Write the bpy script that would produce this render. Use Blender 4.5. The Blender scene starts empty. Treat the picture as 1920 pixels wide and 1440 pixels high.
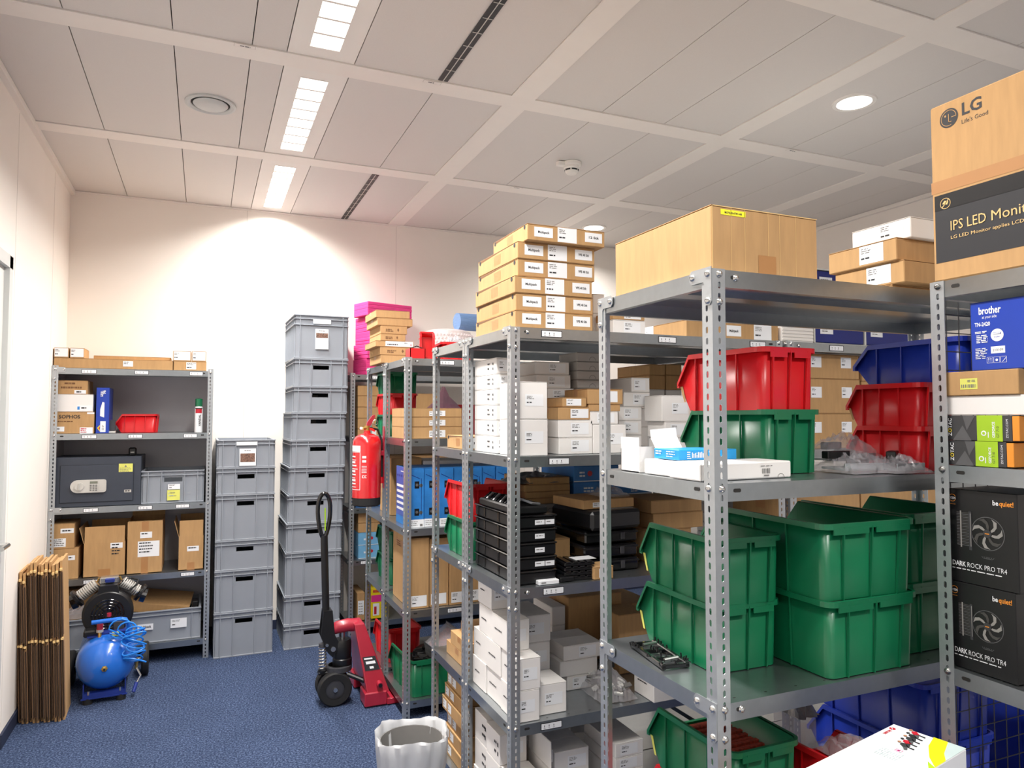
import bpy, math, random
from mathutils import Matrix, Vector
R = math.radians
SC = bpy.context.scene
COL = SC.collection
# ------------------------------------------------------------------ camera, exposure, world, lights
cam = bpy.data.objects.new('camera', bpy.data.cameras.new('camera'))
COL.objects.link(cam)
cam.location = (0, 0, 1.67)
cam.rotation_euler = (R(90 + 2.5389), 0, -R(23.2584))
cam.data.sensor_width = 36
cam.data.lens = 36 * 1345.4 / 1920
cam.data.clip_start = 0.05
SC.camera = cam
vs = SC.view_settings
vs.view_transform = 'Standard'; vs.look = 'None'; vs.gamma = 1; vs.use_curve_mapping = False
vs.exposure = 0.0
SC.cycles.use_denoising = True
SC.cycles.max_bounces = 8
SC.cycles.diffuse_bounces = 5
SC.cycles.glossy_bounces = 4
SC.cycles.transparent_max_bounces = 12
SC.cycles.sample_clamp_indirect = 6
world = bpy.data.worlds.new('world'); SC.world = world; world.use_nodes = True
world.node_tree.nodes['Background'].inputs[0].default_value = (1, .985, .97, 1)
world.node_tree.nodes['Background'].inputs[1].default_value = .75  # ambient fill that reaches the room only through the added rear opening

XL, XR, YB, YF, H = -0.912, 4.885, 5.985, -2.4, 3.3036
STRIPX = (0.405, 0.535)
STRIPS = [(-1.88, -0.86), (-0.45, 0.58), (0.86, 1.88), (2.18, 3.21), (3.52, 4.54), (4.85, 5.87)]
def area(name, loc, sx, sy, power, spread, color=(1, .968, .925), shape='RECTANGLE', rot=(0, 0, 0)):
    l = bpy.data.lights.new(name, 'AREA'); l.shape = shape; l.size = sx
    if shape == 'RECTANGLE': l.size_y = sy
    l.energy = power; l.spread = R(spread); l.color = color
    o = bpy.data.objects.new(name, l); COL.objects.link(o); o.location = loc; o.rotation_euler = rot
    return o
LP, DP = 44, 26
for k, (a, b) in enumerate(STRIPS):
    area('strip_light', (sum(STRIPX) / 2, (a + b) / 2, H - .006), .12, b - a - .02, LP * (1.0 if k > 1 else .25), 150)
DOWN_AND_FILL = [(3.09, 2.67), (3.09, 5.39), (3.09, -.05), (1.75, -.3)]  # entries beside the camera are unseen fill, added to lift front faces
for x, y in DOWN_AND_FILL:
    area('downlight_and_fill_lamp', (x, y, H - .008), .17, .17, DP * (1 if y > 1 else 1.3), 150, shape='DISK')

# ------------------------------------------------------------------ materials
MT = {}
def s2l(c): return tuple(((v / 255 + .055) / 1.055) ** 2.4 if v / 255 > .04045 else v / 255 / 12.92 for v in c) + (1,)
def mat(name, rgb, rough=.6, metal=0.0, var=0.06, scale=12, bump=0, emit=0, alpha=1, trans=0, stretch=None, spec=.5, rvar=0, coat=0):
    m = bpy.data.materials.new(name); m.use_nodes = True; nt = m.node_tree; b = nt.nodes['Principled BSDF']
    c = s2l(rgb)
    b.inputs['Roughness'].default_value = rough; b.inputs['Metallic'].default_value = metal
    b.inputs['Specular IOR Level'].default_value = spec; b.inputs['Coat Weight'].default_value = coat
    if emit:
        b.inputs['Emission Color'].default_value = c; b.inputs['Emission Strength'].default_value = emit
    b.inputs['Alpha'].default_value = alpha
    b.inputs['Transmission Weight'].default_value = trans
    tc = nt.nodes.new('ShaderNodeTexCoord'); mp = nt.nodes.new('ShaderNodeMapping')
    nt.links.new(tc.outputs['Object'], mp.inputs[0])
    if stretch: mp.inputs['Scale'].default_value = stretch
    nz = nt.nodes.new('ShaderNodeTexNoise'); nz.inputs['Scale'].default_value = scale; nz.inputs['Detail'].default_value = 4
    nt.links.new(mp.outputs[0], nz.inputs['Vector'])
    rp = nt.nodes.new('ShaderNodeValToRGB')
    rp.color_ramp.elements[0].position = .3; rp.color_ramp.elements[1].position = .7
    rp.color_ramp.elements[0].color = tuple(v * (1 - var) for v in c[:3]) + (1,)
    rp.color_ramp.elements[1].color = tuple(min(1, v * (1 + var)) for v in c[:3]) + (1,)
    nt.links.new(nz.outputs['Fac'], rp.inputs[0]); nt.links.new(rp.outputs[0], b.inputs['Base Color'])
    if rvar:
        mr = nt.nodes.new('ShaderNodeMapRange'); mr.inputs[1].default_value = .3; mr.inputs[2].default_value = .7
        mr.inputs[3].default_value = max(.02, rough - rvar); mr.inputs[4].default_value = rough + rvar
        nt.links.new(nz.outputs['Fac'], mr.inputs[0]); nt.links.new(mr.outputs[0], b.inputs['Roughness'])
    if bump:
        bp = nt.nodes.new('ShaderNodeBump'); bp.inputs['Strength'].default_value = bump; bp.inputs['Distance'].default_value = .002
        nt.links.new(nz.outputs['Fac'], bp.inputs['Height']); nt.links.new(bp.outputs[0], b.inputs['Normal'])
    MT[name] = m
    return m
mat('wall', (243, 236, 228), .85, var=.012, scale=3, bump=.02)
mat('wall_line', (205, 198, 190), .8)
mat('panel', (220, 215, 210), .6, var=.02, scale=300)
mat('panel_white', (240, 236, 230), .5, var=.01)
mat('band', (240, 234, 227), .5, var=.01)
mat('dark_gap', (40, 38, 36), .8)
mat('frame_grey', (205, 207, 205), .5, var=.01)
mat('door_leaf', (222, 222, 218), .5, var=.01)
mat('steel', (200, 200, 198), .25, .95, var=.03)
mat('galv', (184, 189, 193), .38, .75, var=.035, scale=60)
mat('galv_shelf', (168, 174, 178), .30, .92, var=.04, scale=40)
mat('panel_grey', (186, 184, 188), .6, .0, var=.02)
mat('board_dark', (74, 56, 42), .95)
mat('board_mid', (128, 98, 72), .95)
mat('bolt', (215, 215, 213), .22, .95)
mat('kraft', (186, 147, 100), .85, var=.07, scale=60, bump=.1, stretch=(1, 1, .15))
mat('kraft_tape', (176, 128, 82), .35, var=.03)
mat('kraft_edge', (226, 190, 130), .9)
mat('kraft_dark', (120, 86, 58), .9)
mat('white', (236, 233, 230), .7, var=.015)
mat('grey_and_shaded_white', (178, 174, 170), .75, var=.02)  # grey box card; also white boxes with their shade in the colour
mat('label', (240, 242, 245), .5, var=.01)
mat('ink', (38, 38, 42), .6)
mat('ink_grey', (120, 118, 116), .6)
mat('fold', (150, 144, 138), .8)
mat('euro', (146, 152, 161), .5, var=.03, scale=6)
mat('euro_dark', (30, 32, 36), .7)
mat('green', (12, 108, 70), .33, var=.05, scale=5, spec=.6)
mat('red', (214, 26, 34), .33, var=.04, scale=5, spec=.6)
mat('blue', (34, 60, 176), .33, var=.05, scale=5, spec=.6)
mat('yellow_tag', (222, 222, 110), .6)
mat('bluebox', (44, 122, 196), .45, var=.22, scale=9)
mat('violetbox', (78, 96, 178), .45, var=.15, scale=7)
mat('paleblue', (116, 178, 220), .5, var=.06)
mat('yellow', (232, 208, 20), .5)
mat('pink', (233, 66, 140), .8, var=.08, scale=25, stretch=(1, 1, 8))
mat('black', (22, 22, 24), .35, var=.1)
mat('black_gloss', (14, 14, 16), .15, spec=.7)
mat('rubber', (26, 26, 27), .7)
mat('safe', (56, 62, 74), .5, var=.05)
mat('safe_edge', (40, 44, 54), .6)
mat('silver', (206, 204, 198), .35, .3)
mat('lcd', (120, 124, 110), .4)
mat('navy', (22, 38, 120), .4)
mat('brother', (28, 62, 168), .35, var=.04)
mat('comp_blue', (34, 108, 208), .22, var=.02, spec=.7, coat=.4)
mat('hose', (30, 130, 225), .3, spec=.6)
mat('jack_red', (166, 34, 54), .3, var=.06, scale=6, spec=.6, coat=.3)
mat('ext_red', (214, 24, 32), .22, spec=.7, coat=.4)
mat('bag', (216, 214, 220), .16, alpha=.32, var=.02, spec=.8)
mat('bag_pink', (212, 160, 190), .3, alpha=.6, var=.05, scale=20)
mat('liner', (222, 224, 227), .35, alpha=.74, var=.02)
mat('magenta', (220, 50, 140), .5)
mat('orange', (238, 150, 50), .5)
mat('lime', (166, 206, 40), .45)
mat('zotac', (62, 62, 64), .4, var=.05)
mat('zotac_light', (92, 92, 94), .4)
mat('xred', (190, 30, 50), .5)
mat('xyellow', (244, 238, 20), .5)
mat('xteal', (190, 206, 206), .4)
mat('skin', (170, 120, 90), .6)
mat('cyan', (34, 150, 215), .4)
mat('foil', (150, 150, 152), .3, .5, var=.3, scale=40)
mat('gold', (196, 160, 90), .3, .8)
mat('blue_paint', (30, 50, 130), .4)
mat('bubble', (238, 226, 226), .3, alpha=.55, var=.08, scale=60)
mat('bluebag', (112, 150, 200), .35, alpha=.8, var=.12, scale=25, stretch=(1, 1, 6))
mat('drawer_white', (224, 224, 218), .5)
mat('cell', (255, 250, 242), .5, emit=4)
mat('graypart', (70, 70, 74), .4, .3)
mat('wire', (92, 92, 95), .4, .5)
mat('blade', (150, 148, 144), .4)
mat('blade_dark', (74, 72, 70), .4)
mat('skirting', (34, 42, 66), .6)
mat('photo', (120, 90, 76), .5, var=.8, scale=160)
mat('redchip', (160, 64, 46), .5, var=.5, scale=120)
def carpet():
    m = bpy.data.materials.new('carpet'); m.use_nodes = True; nt = m.node_tree; b = nt.nodes['Principled BSDF']
    b.inputs['Roughness'].default_value = 1; b.inputs['Specular IOR Level'].default_value = .1
    tc = nt.nodes.new('ShaderNodeTexCoord')
    n1 = nt.nodes.new('ShaderNodeTexNoise'); n1.inputs['Scale'].default_value = 105; n1.inputs['Detail'].default_value = 6; n1.inputs['Roughness'].default_value = .75
    n2 = nt.nodes.new('ShaderNodeTexNoise'); n2.inputs['Scale'].default_value = 3
    for n in (n1, n2): nt.links.new(tc.outputs['Object'], n.inputs['Vector'])
    r1 = nt.nodes.new('ShaderNodeValToRGB'); e = r1.color_ramp.elements
    e[0].position = .36; e[0].color = s2l((30, 39, 62)); e[1].position = .66; e[1].color = s2l((120, 136, 170))
    x = r1.color_ramp.elements.new(.5); x.color = s2l((60, 74, 104))
    nt.links.new(n1.outputs['Fac'], r1.inputs[0])
    mx = nt.nodes.new('ShaderNodeMixRGB'); mx.blend_type = 'MULTIPLY'; mx.inputs[0].default_value = .35
    nt.links.new(r1.outputs[0], mx.inputs[1]); nt.links.new(n2.outputs['Fac'], mx.inputs[2]); nt.links.new(mx.outputs[0], b.inputs['Base Color'])
    bp = nt.nodes.new('ShaderNodeBump'); bp.inputs['Strength'].default_value = .6; bp.inputs['Distance'].default_value = .004
    nt.links.new(n1.outputs['Fac'], bp.inputs['Height']); nt.links.new(bp.outputs[0], b.inputs['Normal'])
    MT['carpet'] = m
carpet()

# ------------------------------------------------------------------ builders
class MB:
    """collects shapes; build() links them as one mesh object"""
    def __init__(s): s.v = []; s.f = []; s.m = []; s.mats = []; s.M = Matrix()
    def mi(s, m):
        if m not in s.mats: s.mats.append(m)
        return s.mats.index(m)
    def add(s, vs, fs, m):
        o = len(s.v); s.v += [tuple(s.M @ Vector(p)) for p in vs]; i = s.mi(m)
        for f in fs: s.f.append(tuple(o + k for k in f)); s.m.append(i)
        return s
    def box(s, x0, x1, y0, y1, z0, z1, m):
        v = [(x, y, z) for z in (z0, z1) for y in (y0, y1) for x in (x0, x1)]
        s.add(v, [(0, 2, 3, 1), (4, 5, 7, 6), (0, 1, 5, 4), (2, 6, 7, 3), (0, 4, 6, 2), (1, 3, 7, 5)], m); return s
    def cbox(s, x0, x1, y0, y1, z0, z1, m, c=.0015):
        xs, ys, zs = (x0, x1), (y0, y1), (z0, z1); v = []; idx = {}
        for i in (0, 1):
            for j in (0, 1):
                for k in (0, 1):
                    sx, sy, sz = (1 - 2 * i) * c, (1 - 2 * j) * c, (1 - 2 * k) * c
                    for a in range(3):
                        p = [xs[i] + sx, ys[j] + sy, zs[k] + sz]; p[a] -= (sx, sy, sz)[a]
                        idx[(i, j, k, a)] = len(v); v.append(tuple(p))
        g = lambda *t: idx[t]; fs = []
        for a in range(3):
            b, c2 = [q for q in range(3) if q != a]
            for t in (0, 1):
                q = []
                for (p, r) in ((0, 0), (1, 0), (1, 1), (0, 1)):
                    k = [0, 0, 0]; k[a] = t; k[b] = p; k[c2] = r; q.append(g(*k, a))
                fs.append(tuple(q))
            for p in (0, 1):
                for r in (0, 1):
                    k0 = [0, 0, 0]; k1 = [0, 0, 0]; k0[b] = k1[b] = p; k0[c2] = k1[c2] = r; k1[a] = 1
                    fs.append((g(*k0, b), g(*k1, b), g(*k1, c2), g(*k0, c2)))
        for i in (0, 1):
            for j in (0, 1):
                for k in (0, 1): fs.append((g(i, j, k, 0), g(i, j, k, 1), g(i, j, k, 2)))
        s.add(v, fs, m); return s
    def prism(s, pts, axis, a, b, m):
        """polygon pts in the plane normal to axis, extruded from a to b"""
        def P(p, t): return {'x': (t, p[0], p[1]), 'y': (p[0], t, p[1]), 'z': (p[0], p[1], t)}[axis]
        n = len(pts); v = [P(p, a) for p in pts] + [P(p, b) for p in pts]
        s.add(v, [tuple(range(n)), tuple(range(2 * n - 1, n - 1, -1))] + [(i, (i + 1) % n, n + (i + 1) % n, n + i) for i in range(n)], m); return s
    def tube(s, pts, r, m, n=10, caps=True):
        pts = [Vector(p) for p in pts]; rs = r if isinstance(r, (list, tuple)) else [r] * len(pts)
        v = []; fs = []; up = None
        for i, p in enumerate(pts):
            t = (pts[min(i + 1, len(pts) - 1)] - pts[max(i - 1, 0)])
            t = t.normalized() if t.length > 1e-9 else Vector((0, 0, 1))
            if up is None:
                up = Vector((0, 0, 1)) if abs(t.z) < .9 else Vector((1, 0, 0))
            u = up - t * up.dot(t)
            if u.length < 1e-5: u = t.orthogonal()
            u.normalize(); up = u; w = t.cross(u)
            for k in range(n):
                a = 2 * math.pi * k / n; v.append(tuple(p + (u * math.cos(a) + w * math.sin(a)) * rs[i]))
        for i in range(len(pts) - 1):
            for k in range(n):
                fs.append((i * n + k, i * n + (k + 1) % n, (i + 1) * n + (k + 1) % n, (i + 1) * n + k))
        if caps: fs += [tuple(range(n - 1, -1, -1)), tuple(range((len(pts) - 1) * n, len(pts) * n))]
        s.add(v, fs, m); return s
    def cyl(s, p0, p1, r, m, n=20): return s.tube([p0, p1], r, m, n)
    def lathe(s, prof, c, m, n=28, axis='z', a0=0, a1=360):
        """prof: (radius, height) pairs turned about axis through c"""
        v = []; full = abs(a1 - a0) >= 360; k = n if full else n + 1
        for r, h in prof:
            for i in range(k):
                a = R(a0 + (a1 - a0) * i / n); q = (r * math.cos(a), r * math.sin(a))
                v.append({'z': (c[0] + q[0], c[1] + q[1], c[2] + h), 'y': (c[0] + q[0], c[1] + h, c[2] + q[1]), 'x': (c[0] + h, c[1] + q[0], c[2] + q[1])}[axis])
        fs = []
        for j in range(len(prof) - 1):
            for i in range(n if full else n):
                i2 = (i + 1) % k
                fs.append((j * k + i, j * k + i2, (j + 1) * k + i2, (j + 1) * k + i))
        s.add(v, fs, m); return s
    def ball(s, c, r, m, n=12):
        rr = r if isinstance(r, tuple) else (r, r, r); v = []; fs = []
        for i in range(n // 2 + 1):
            t = math.pi * i / (n // 2)
            for j in range(n):
                a = 2 * math.pi * j / n; v.append((c[0] + rr[0] * math.sin(t) * math.cos(a), c[1] + rr[1] * math.sin(t) * math.sin(a), c[2] + rr[2] * math.cos(t)))
        for i in range(n // 2):
            for j in range(n): fs.append((i * n + j, i * n + (j + 1) % n, (i + 1) * n + (j + 1) % n, (i + 1) * n + j))
        s.add(v, fs, m); return s
    def build(s, name, parent=None, loc=None, rz=0, smooth=False, **tags):
        me = bpy.data.meshes.new(name); me.from_pydata(s.v, [], s.f)
        for m in s.mats: me.materials.append(MT[m])
        me.polygons.foreach_set('material_index', s.m)
        if smooth:
            me.polygons.foreach_set('use_smooth', [True] * len(s.f))
            try: me.set_sharp_from_angle(angle=R(38))
            except Exception: pass
        me.update()
        o = bpy.data.objects.new(name, me); COL.objects.link(o)
        if parent: o.parent = parent
        if loc: o.location = loc
        if rz: o.rotation_euler = (0, 0, rz)
        for k, v in tags.items(): o[k] = v
        return o
def empty(name, loc, rz=0, rot=None):
    o = bpy.data.objects.new(name, None); COL.objects.link(o); o.location = loc; o.rotation_euler = rot or (0, 0, rz)
    o.empty_display_size = .05
    return o
def tag(o, label=None, cat=None, group=None, kind=None):
    if label: o['label'] = label
    if cat: o['category'] = cat
    if group: o['group'] = group
    if kind: o['kind'] = kind
    return o
def dup(o, parent=None, loc=None, rz=None):
    c = o.copy(); COL.objects.link(c)
    if parent is not None: c.parent = parent
    if loc is not None: c.location = loc
    if rz is not None: c.rotation_euler = (0, 0, rz)
    for ch in [q for q in SC.objects if q.parent == o]: dup(ch, c)
    return c
TX = {}
def text_geo(t, bold):
    k = (t, bold)
    if k not in TX:
        cu = bpy.data.curves.new('txt', 'FONT'); cu.body = t; cu.size = 1; cu.resolution_u = 2
        cu.fill_mode = 'BOTH'; cu.offset = .022 if bold else 0
        ob = bpy.data.objects.new('txt', cu); COL.objects.link(ob)
        dg = bpy.context.evaluated_depsgraph_get(); me = bpy.data.meshes.new_from_object(ob.evaluated_get(dg))
        vs = [tuple(v.co[:2]) for v in me.vertices]; fs = [tuple(p.vertices) for p in me.polygons]
        w = max([v[0] for v in vs] or [1])
        TX[k] = (vs, fs, w)
        bpy.data.objects.remove(ob); bpy.data.curves.remove(cu); bpy.data.meshes.remove(me)
    return TX[k]
class Print:
    """flat print laid on one face of a w x d x h box standing centred on the origin"""
    def __init__(s, w, d, h, face, off=.0006):
        s.mb = MB(); s.off = off
        if face == 'F': s.O, s.U, s.V, s.N = Vector((-w/2, -d/2, 0)), Vector((1, 0, 0)), Vector((0, 0, 1)), Vector((0, -1, 0)); s.W, s.H = w, h
        if face == 'W': s.O, s.U, s.V, s.N = Vector((-w/2, d/2, 0)), Vector((0, -1, 0)), Vector((0, 0, 1)), Vector((-1, 0, 0)); s.W, s.H = d, h
        if face == 'E': s.O, s.U, s.V, s.N = Vector((w/2, -d/2, 0)), Vector((0, 1, 0)), Vector((0, 0, 1)), Vector((1, 0, 0)); s.W, s.H = d, h
        if face == 'T': s.O, s.U, s.V, s.N = Vector((-w/2, -d/2, h)), Vector((1, 0, 0)), Vector((0, 1, 0)), Vector((0, 0, 1)); s.W, s.H = w, d
    def P(s, u, v, l): return tuple(s.O + s.U * u + s.V * v + s.N * (s.off * l))
    def poly(s, pts, m, l=1): s.mb.add([s.P(u, v, l) for u, v in pts], [tuple(range(len(pts)))], m); return s
    def rect(s, u0, v0, u1, v1, m, l=1): return s.poly([(u0, v0), (u1, v0), (u1, v1), (u0, v1)], m, l)
    def disc(s, u, v, r, m, l=1, n=28, ru=None): return s.poly([(u + (ru or r) * math.cos(2 * math.pi * k / n), v + r * math.sin(2 * math.pi * k / n)) for k in range(n)], m, l)
    def ring(s, u, v, r, t, m, l=1, n=32, a0=0, a1=360):
        for k in range(n):
            a, b = R(a0 + (a1 - a0) * k / n), R(a0 + (a1 - a0) * (k + 1) / n)
            s.poly([(u + r * math.cos(a), v + r * math.sin(a)), (u + r * math.cos(b), v + r * math.sin(b)), (u + (r - t) * math.cos(b), v + (r - t) * math.sin(b)), (u + (r - t) * math.cos(a), v + (r - t) * math.sin(a))], m, l)
        return s
    def text(s, t, u, v, size, m='ink', l=2, bold=False, rot=0, fit=None, center=False):
        vs, fs, w = text_geo(t, bold); sx = size if fit is None else fit / w
        c, sn = math.cos(R(rot)), math.sin(R(rot)); du = -w * sx / 2 if center else 0
        s.mb.add([s.P(u + (x * sx + du) * c - y * size * sn, v + (x * sx + du) * sn + y * size * c, l) for x, y in vs], fs, m); return s
    def lines(s, u, v, w, n, m='ink_grey', step=.006, th=.0022, seed=0, l=2, vert=False):
        rd = random.Random(seed + n)
        for k in range(n):
            a = 0; L = w * (1 - .35 * rd.random())
            while a < L:
                q = min(.006 + rd.random() * .014, L - a)
                if vert: s.rect(u + k * step, v + a, u + k * step + th, v + a + q, m, l)
                else: s.rect(u + a, v - k * step - th, u + a + q, v - k * step, m, l)
                a += q + .003
        return s
    def build(s, name, parent, **kw): return s.mb.build(name, parent, **kw)
def bars(P, u, v, w, h, m='ink', seed=1, l=2):
    rd = random.Random(seed); a = 0
    while a < w:
        t = .0008 + rd.random() * .0022; P.rect(u + a, v, u + min(a + t, w), v + h, m, l); a += t + .0009 + rd.random() * .002

# ------------------------------------------------------------------ cartons
def sticker(P, u, v, w, h, seed=0, mat_='label', words=None):
    """white shipping label with faint print lines"""
    P.rect(u, v, u + w, v + h, mat_, 1)
    if words:
        P.text(words, u + w / 2, v + h * .5 - h * .11, h * .34, 'ink', 2, bold=True, center=True, fit=w * .62)
    else:
        P.lines(u + w * .08, v + h * .86, w * .42, 3 if h > .03 else 2, 'ink_grey', h * .11, h * .045, seed)
        P.lines(u + w * .08, v + h * .36, w * .36, 1, 'ink', h * .1, h * .09, seed + 3)
def carton(x0, x1, y0, y1, z0, z1, kind, opt, label, group, name=None, rz=0):
    w, d, h = x1 - x0, y1 - y0, z1 - z0
    mats = {'white': ('white', 'fold'), 'kraft': ('kraft', 'kraft_dark'), 'grey_and_shaded_white': ('grey_and_shaded_white', 'fold'), 'bluebox': ('bluebox', 'navy'), 'paleblue': ('paleblue', 'cyan'), 'yellow': ('yellow', 'orange')}[kind]
    if not name: name = 'blue_box' if kind in ('bluebox', 'paleblue') else 'yellow_box' if kind == 'yellow' else 'flat_tab_box' if kind == 'grey_and_shaded_white' else 'carton'
    b = MB(); c = min(.0022, h / 12)
    lid = min(.006, h * .12)
    b.cbox(-w/2, w/2, -d/2, d/2, 0, h - lid * .4, mats[0], c)
    b.box(-w/2 + .002, w/2 - .002, -d/2 + .002, d/2 - .002, h - lid * .5, h - lid * .25, mats[1])
    b.cbox(-w/2 - .0004, w/2 + .0004, -d/2 - .0004, -.0006, h - lid * .3, h, mats[0], lid * .1)
    b.cbox(-w/2 - .0004, w/2 + .0004, .0006, d/2 + .0004, h - lid * .3, h, mats[0], lid * .1)
    o = b.build(name, None, ((x0 + x1) / 2, (y0 + y1) / 2, z0), rz)
    tag(o, label, 'box', group)
    sd = int((x0 * 997 + z0 * 131 + y0 * 37) * 100) % 1000
    sw, sh = min(.08, w * .62), min(.045, h * .72)
    if opt in ('fl', 'flw', 's1'):
        P = Print(w, d, h, 'F'); sticker(P, w * (.62 if w > .13 else .5) - sw / 2 + (sd % 7 - 3) * .002, h * .5 - sh / 2, sw, sh, sd); P.build('shipping_label', o)
    if opt == 'flw':
        P = Print(w, d, h, 'W'); P.lines(d * .2, h * .55, d * .5, 1, 'ink', .006, .005, sd); P.build('printed_text', o)
    if kind == 'white' and opt == 'fl' and x0 < 1.1:
        P = Print(w, d, h, 'W'); P.lines(d * .62, h * .7, .03, 2, 'ink', h * .3, h * .09, sd); P.lines(d * .84, h * .7, .012, 2, 'ink', h * .3, h * .14, sd + 1); P.build('printed_text', o)
    if opt == 'n':
        P = Print(w, d, h, 'F'); r = min(.016, h * .45)
        P.ring(w * .5, h * .12, r, .002, 'ink_grey', 1, 16, 0, 180); P.rect(0, h * .96, w, h, 'ink_grey', 1); P.build('tab_notch', o)
    if opt == 'r':
        P = Print(w, d, h, 'F'); sticker(P, w * .22, h * .45, .065, .05, sd); sticker(P, w * .7, h * .45, .065, .05, sd + 5); P.build('shipping_label', o)
    if opt in ('mp', 'mp1', 'mk'):
        P = Print(w, d, h, 'F')
        if opt == 'mk': sticker(P, .006, h * .12, .09, h * .76, words='Multipack')
        else:
            sticker(P, w * .085, h * .24, .078, h * .6, words='Multipack')
            sticker(P, w * .38, h * .06, .082, h * .9, sd)
            sticker(P, w * .735, h * .24, .076, h * .6, words='VPE 40 Stk' if opt == 'mp' else '12 Stk')
        P.build('shipping_label', o)
        P = Print(w, d, h, 'W'); P.rect(d * .43, h * .2, d * .6, h * .8, 'kraft_tape', .5)
        P.build('packing_tape', o)
        P = Print(w, d, h, 'W')
        for u in (d * .06, d * .93): P.disc(u, h * .84, h * .14, 'ink', 1.5, 12)
        P.poly([(d * .05, h * .985), (d * .94, h * .985), (d * .55, h * .93), (d * .08, h * .84)], 'kraft_dark', 1)
        P.build('lid_notch', o)
    if opt == 'fl2':
        P = Print(w, d, h, 'F'); sticker(P, w * .42, h * .2, .08, h * .62, words='Multipack'); sticker(P, w * .72, h * .05, .1, h * .9, sd); P.build('shipping_label', o)
        P = Print(w, d, h, 'W'); P.rect(.01, 0, .09, h, 'label', 1); P.lines(.03, h * .7, .03, 2, 'ink_grey', .02, .002, 4); P.build('side_sticker', o)
    if opt == 'w':
        P = Print(w, d, h, 'W'); sticker(P, d * .48, h * .1, .082, h * .84, sd); P.build('shipping_label', o)
    if opt == 'wm':
        P = Print(w, d, h, 'W'); sticker(P, d * .04, h * .2, .05, h * .6, sd); sticker(P, d * .24, h * .2, .05, h * .6, sd); sticker(P, d * .86, h * .1, .04, h * .8, sd); P.build('shipping_label', o)
        P = Print(w, d, h, 'W'); P.rect(0, h * .93, d, h, 'kraft_edge', 1); P.build('lid_edge', o)
    if opt == 's2':
        P = Print(w, d, h, 'F'); sticker(P, w * .42, h * .12, .05, h * .55, sd); sticker(P, w * .6, h * .12, .035, h * .6, sd); P.build('shipping_label', o)
    if opt == 'ts':
        P = Print(w, d, h, 'F'); sticker(P, w * .08, .012, w * .8, .06, sd); P.build('shipping_label', o)
        P = Print(w, d, h, 'W'); P.rect(d * .2, h * .8, d * .62, h * .9, 'kraft_tape', 1); P.lines(d * .24, h * .88, d * .3, 3, 'kraft_dark', .012, .006, 3); P.build('printed_text', o)
    if opt in ('pt', 'pr'):
        P = Print(w, d, h, 'F')
        if opt == 'pt':
            P.rect(w * .25, h * .1, w * .98, h * .95, 'label', 1); P.lines(w * .3, h * .5, w * .3, 1, 'ink', .01, .007, 3); P.lines(w * .74, h * .8, w * .12, 1, 'ink', .01, .004, 4); P.rect(w * .9, h * .35, w * .94, h * .5, 'xred', 2)
        else:
            P.poly([(w * .62, h * .5), (w * .66, h * .75), (w * .7, h * .5), (w * .66, h * .25)], 'kraft_dark', 1); P.lines(w * .2, h * .6, w * .3, 2, 'kraft_dark', h * .2, h * .12, sd)
        P.build('printed_text', o)
    if opt in ('sl', 'fs'):
        P = Print(w, d, h, 'F')
        if opt == 'sl':
            P.rect(w * .42, h * .62, w * .42 + .075, h * .62 + .03, 'label', 1); P.lines(w * .42 + .01, h * .62 + .02, .055, 1, 'ink', .01, .008, 2)
            P.rect(w * .1, h * .08, w * .1 + .075, h * .08 + .055, 'label', 1); P.lines(w * .1 + .006, h * .08 + .05, .06, 4, 'ink_grey', .012, .006, 5)
        else: P.rect(w * .1, h * .2, w * .9, h * .72, 'label', 1); P.lines(w * .2, h * .62, w * .55, 5, 'ink_grey', .02, .005, 4)
        P.build('shipping_label', o)
    if opt == 'yl':
        P = Print(w, d, h, 'F'); P.rect(0, h * .55, w, h * .78, 'magenta', 1); P.lines(w * .1, h * .95, w * .7, 1, 'xred', .02, .02, 2); P.rect(w * .1, h * .1, w * .45, h * .5, 'label', 1); P.rect(w * .16, h * .14, w * .3, h * .4, 'xred', 2); P.lines(w * .55, h * .45, w * .3, 4, 'xred', .02, .008, 3); P.build('printed_panel', o)
    if opt == 'p':
        P = Print(w, d, h, 'F'); P.disc(w * .62, h * .55, .012, 'xred', 1); P.lines(w * .25, h * .55, w * .25, 1, 'label', .01, .014, 3); P.rect(0, h * .02, w, h * .06, 'label', 1); P.build('printed_text', o)
    if opt == 'b':
        P = Print(w, d, h, 'F')
        P.rect(0, 0, w, h * .06, 'label', 1); P.disc(w * .35, h * .5, .013, 'xred', 1); P.lines(w * .12, h * .62, w * .16, 2, 'label', h * .2, .008, sd); P.disc(w * .78, h * .6, .014, 'yellow', 1); P.lines(w * .72, h * .36, w * .14, 2, 'label', h * .12, .004, 2)
        P.build('printed_text', o)
    if opt[:1] == 'u':
        P = Print(w, d, h, 'F'); k = int(opt[1:])
        P.rect(0, 0, w, .045, 'label', 1); P.lines(.008, .035, w * .5, 3, 'ink_grey', .01, .003, k); P.rect(w * .72, .006, w * .9, .02, 'ink_grey', 2)
        if k == 3: P.text('Supe', w * .35, h * .78, .05, 'label', 2, rot=-90); P.lines(w * .2, h * .5, .06, 2, 'label', .012, .003, 2)
        else:
            for vz in (.78, .32):
                P.rect(w * .34, h * (vz - .12), w * .66, h * vz, 'black', 1); P.disc(w * .5, h * (vz - .06), .008, 'zotac_light', 2); P.disc(w * .78, h * (vz - .07), .01, 'zotac_light', 1)
            P.poly([(w * .1, h * .9), (w * .7, h * .83), (w * .7, h * .82), (w * .1, h * .89)], 'navy', 1); P.rect(w * .8, h * .2, w * .83, h * .83, 'navy', 1)
        P.build('printed_artwork', o)
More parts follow.
